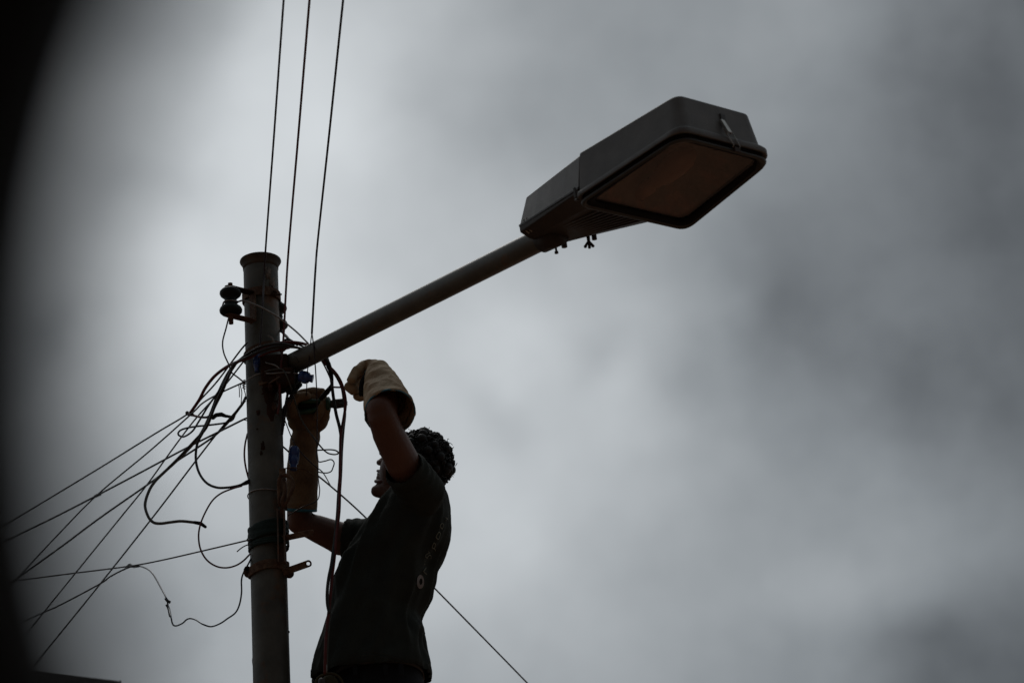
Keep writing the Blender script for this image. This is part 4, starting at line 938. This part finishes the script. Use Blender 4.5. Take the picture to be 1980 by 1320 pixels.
wire('red_cable', [(468, 939, 6.49), (450, 944, 6.5), (428, 953, 6.5), (411, 967, 6.5), (397, 990, 6.5), (387, 1015, 6.5), (384, 1038, 6.5), (388, 1062, 6.5), (400, 1082, 6.5), (418, 1094, 6.5), (437, 1097, 6.5), (455, 1093, 6.49), (470, 1084, 6.48), (484, 1070, 6.47)], 1.7, 'redcable', 'thin red cable making a big open loop left of the green tape', 'cable')
wire('wire_tail', [(488, 1052, 6.46), (478, 1053, 6.46), (468, 1058, 6.46), (458, 1066, 6.46)], 1.2, 'blackcable', 'short free wire tail at the left of the green tape', 'wire')
for pts, lab in (([(474, 738), (466, 741), (462, 744), (463, 755), (463, 767.5)], 'left stripped wire tail hanging beside the pole'), ([(470, 741), (465, 745), (467.5, 757), (467, 770), (466, 781)], 'longer stripped wire tail hanging beside the pole'), ([(473, 736), (471, 748), (474, 760), (476, 772)], 'kinked wire tail nearest the left edge of the pole')):
    wire('wire_tail', [(x, y, 6.455) for x, y in pts], .9, 'linewire', lab, 'wire', None, 6)
bm = bmesh.new(); rn = random.Random(6)
tube(bm, [P(471.5+3*math.cos(i*1.9), 734+i*1.3, 6.45+.006*math.sin(i*1.9)) for i in range(15)], .0013, 6, 4); tag(obj('twisted_wire', bm, 'linewire'), 'tight twist of wire at the left edge of the pole', 'wire')
# cables bundled round the arm root
wire('bracket_wire', [(503, 722, 6.43), (520, 716, 6.41), (540, 713, 6.40), (548, 716, 6.40), (556, 730, 6.40), (563, 750, 6.42), (570, 775, 6.47), (585, 815, 6.49), (612, 853, 6.5), (630, 873, 6.5), (643, 878, 6.5), (653, 877, 6.5), (652, 872, 6.5), (640, 869, 6.5), (614, 870, 6.5)], 1.5, 'greycable', 'grey wire from the pole bracket falling across the glove to a flat loop', 'wire')
wire('bracket_wire', [(470, 742, 6.44), (485, 730, 6.44), (503, 722, 6.43), (525, 722, 6.41), (550, 720, 6.405), (575, 722, 6.41)], 1.3, 'barewire', 'bare wire stretched across the front of the arm bracket', 'wire')
wire('bracket_wire', [(505, 698, 6.43), (518, 702, 6.41), (532, 706, 6.40), (540, 712, 6.40)], 1.2, 'barewire', 'short bare wire behind the narrow blue connector', 'wire')
wire('bracket_wire', [(520, 741, 6.42), (530, 735, 6.40), (541, 728, 6.40)], 1.6, 'channel', 'stub of pale wire pointing down left of the arm root', 'wire')
wire('bracket_wire', [(519, 649, 6.44), (527, 654, 6.42), (531, 664, 6.41)], 2.0, 'peel', 'bent pale wire tab on the pole above the cables', 'wire')
wire('bracket_wire', [(545, 792, 6.47), (552, 815, 6.5), (566, 850, 6.5), (580, 872, 6.5), (600, 893, 6.5), (612, 903, 6.5), (625, 914, 6.52), (640, 940, 6.7)], 1.1, 'linewire', 'thin wire slanting down behind the long blue connector', 'wire')
wire('bracket_wire', [(614, 905, 6.5), (616, 930, 6.5), (618, 950, 6.5), (612, 968, 6.48), (585, 980, 6.46), (556, 997, 6.45)], 1.0, 'linewire', 'thin wire bowing out along the right of the glove forearm', 'wire')
wire('bracket_wire', [(553, 905, 6.45), (570, 904, 6.46), (590, 908, 6.48), (605, 918, 6.5)], 1.2, 'rust', 'rusty thin wire across the glove forearm by the hooked bracket', 'wire')
wire('clamp_cable', [(560, 740, 6.46), (556, 762, 6.46), (552, 785, 6.46), (549, 810, 6.46), (545, 840, 6.47)], 2.6, 'blackcable', 'black cable running down the right side of the pole below the arm', 'cable')
wire('clamp_cable', [(562, 752, 6.46), (566, 765, 6.47), (556, 775, 6.46), (549, 790, 6.46), (547, 815, 6.46)], 2.2, 'rubber', 'knotted black cable between the pole and the brown glove', 'cable')
for i in range(5):
    wire('clamp_cable', [(rn.uniform(560, 575), rn.uniform(745, 755), 6.45), (rn.uniform(553, 570), rn.uniform(765, 775), 6.45), (rn.uniform(546, 556), rn.uniform(785, 800), 6.455), (rn.uniform(545, 551), rn.uniform(815, 830), 6.46)], .9, 'linewire', 'thin wire end tangled between pole and brown glove below the arm', 'wire', 'thin wire ends tangled below the arm')
wire('ring_cable', [(548, 662, 6.55), (556, 655, 6.56), (548, 645, 6.54), (542, 636, 6.53), (552, 650, 6.45), (570, 662, 6.42), (590, 672, 6.42)], 2.0, 'blackcable', 'black cable curling out from behind the pole above the arm', 'cable')
wire('ring_cable', [(540, 640, 6.5), (552, 647, 6.46), (562, 658, 6.45), (575, 668, 6.43)], 1.5, 'blackcable', 'thin black cable beside the curl behind the pole', 'cable')
bm = bmesh.new(); chain(bm, [P(545, 672, 6.5), P(555, 662, 6.49), P(568, 664, 6.48)], [.013, .012, .006]); tag(link('taped_splice', remesh(bm, .0018, 2), 'rubber'), 'fat black taped bundle behind the pole just above the arm', 'splice')
wire('ring_cable', [(472, 696, 6.47), (490, 684, 6.42), (515, 675, 6.395), (545, 671, 6.39), (575, 672, 6.40), (592, 678, 6.42)], 2.6, 'greycable', 'grey green cable wrapped over the front of the pole at the arm root', 'cable')
wire('ring_cable', [(500, 690, 6.42), (520, 681, 6.40), (545, 676, 6.39), (560, 672, 6.39)], 2.2, 'redcable', 'short red cable tucked under the grey green cable on the pole', 'cable')
wire('arm_wire', [(562, 683, 6.36), (572, 690, 6.355), (578, 700, 6.36)], .9, 'blackcable', 'fine black wire looped over the root of the arm', 'wire')
# hanging bundle to the right of the pole
wire('bundle_cable', [(626, 688, 6.40), (635, 703, 6.42), (641, 722, 6.45), (642, 745, 6.46), (645, 770, 6.47), (650, 800, 6.47), (657, 828, 6.47), (660, 855, 6.47), (659, 900, 6.46), (655, 950, 6.45), (652, 1000, 6.43), (647, 1045, 6.42), (641, 1090, 6.40), (636, 1115, 6.40), (633, 1140, 6.40), (633, 1165, 6.40), (637, 1185, 6.40)], 3.3, 'blackcable', 'thick black cable of the bundle hanging in front of the worker', 'cable', 'cables hanging from the arm past the worker')
wire('bundle_cable', [(620, 694, 6.40), (632, 705, 6.42), (648, 720, 6.44), (660, 740, 6.46), (667, 765, 6.46), (668, 785, 6.46), (664, 812, 6.46), (659, 840, 6.46), (658, 875, 6.455), (657, 930, 6.44), (656, 985, 6.43), (651, 1030, 6.42), (647, 1075, 6.41), (641, 1125, 6.41), (637, 1170, 6.41), (631, 1220, 6.41), (629, 1262, 6.41), (628, 1303, 6.42)], 2.8, 'redcable', 'red cable bowing out and hanging with the bundle to the tool pouch', 'cable', 'cables hanging from the arm past the worker')
wire('bundle_cable', [(632, 690, 6.41), (640, 712, 6.43), (652, 730, 6.45), (661, 750, 6.47), (665, 775, 6.47), (667, 800, 6.47), (664, 830, 6.47), (661, 870, 6.465), (659, 920, 6.45), (655, 975, 6.44), (650, 1030, 6.43), (644, 1085, 6.42), (640, 1140, 6.42), (637, 1190, 6.42), (633, 1240, 6.42), (631, 1303, 6.43)], 2.7, 'greycable', 'grey cable hanging with the bundle down to the tool pouch', 'cable', 'cables hanging from the arm past the worker')
wire('bundle_cable', [(622, 697, 6.41), (630, 712, 6.42), (640, 735, 6.44), (643, 752, 6.45)], 1.6, 'blackcable', 'thin cable at the inner side of the hanging bundle near the arm', 'cable')
wire('bundle_cable', [(643, 748, 6.46), (652, 748.5, 6.46), (664, 748.5, 6.46)], 1.9, 'redcable', 'short level red cable crossing between the hanging cables', 'cable')
bm = bmesh.new(); chain(bm, [P(621, 770, 6.49), P(632, 758, 6.48), P(639, 749, 6.47), P(642, 742, 6.46)], [.0062, .0078, .0062, .004]); tag(obj('taped_splice', bm, 'rubber'), 'short black taped splice held above the brown glove', 'splice')
wire('bundle_cable', [(631.5, 1284, 6.415), (631, 1304, 6.42)], 1.2, 'barewire', 'pale bare wire tip entering the tool pouch', 'wire')
bm = bmesh.new(); chain(bm, [P(627, 692, 6.41), P(634, 703, 6.42), P(639, 716, 6.44), P(641, 730, 6.45), P(642, 744, 6.46)], [.0070, .0078, .0066, .0058, .0045]); tag(obj('taped_sleeve', bm, 'rubber'), 'black taped sleeve round the cables where they leave the arm', 'splice')
# guy wire passing behind the worker
ga, gb = P(1020, 1320, 7.7), P(1330, 1640, 8.2); gq = [P(546, 862, 6.52), P(580, 892, 6.60), P(640, 940, 6.80), P(712, 1005, 7.0), P(832, 1128, 7.3), ga, gb, gb + (gb-ga)*((gb.z-.02)/(ga.z-gb.z))]
bm = bmesh.new(); tube(bm, gq, 1.7*mp, 8, 8); tag(obj('guy_wire', bm, 'blackcable'), 'straight dark wire slanting down behind the worker to the lower right', 'wire')
#(546, 862, 6.52), (580, 892, 6.60), (640, 940, 6.80), (712, 1005, 7.0), (832, 1128, 7.3), (1020, 1320, 7.7), (1330, 1640, 8.2)], 1.7, 'blackcable', 'straight dark wire slanting down behind the worker to the lower right')
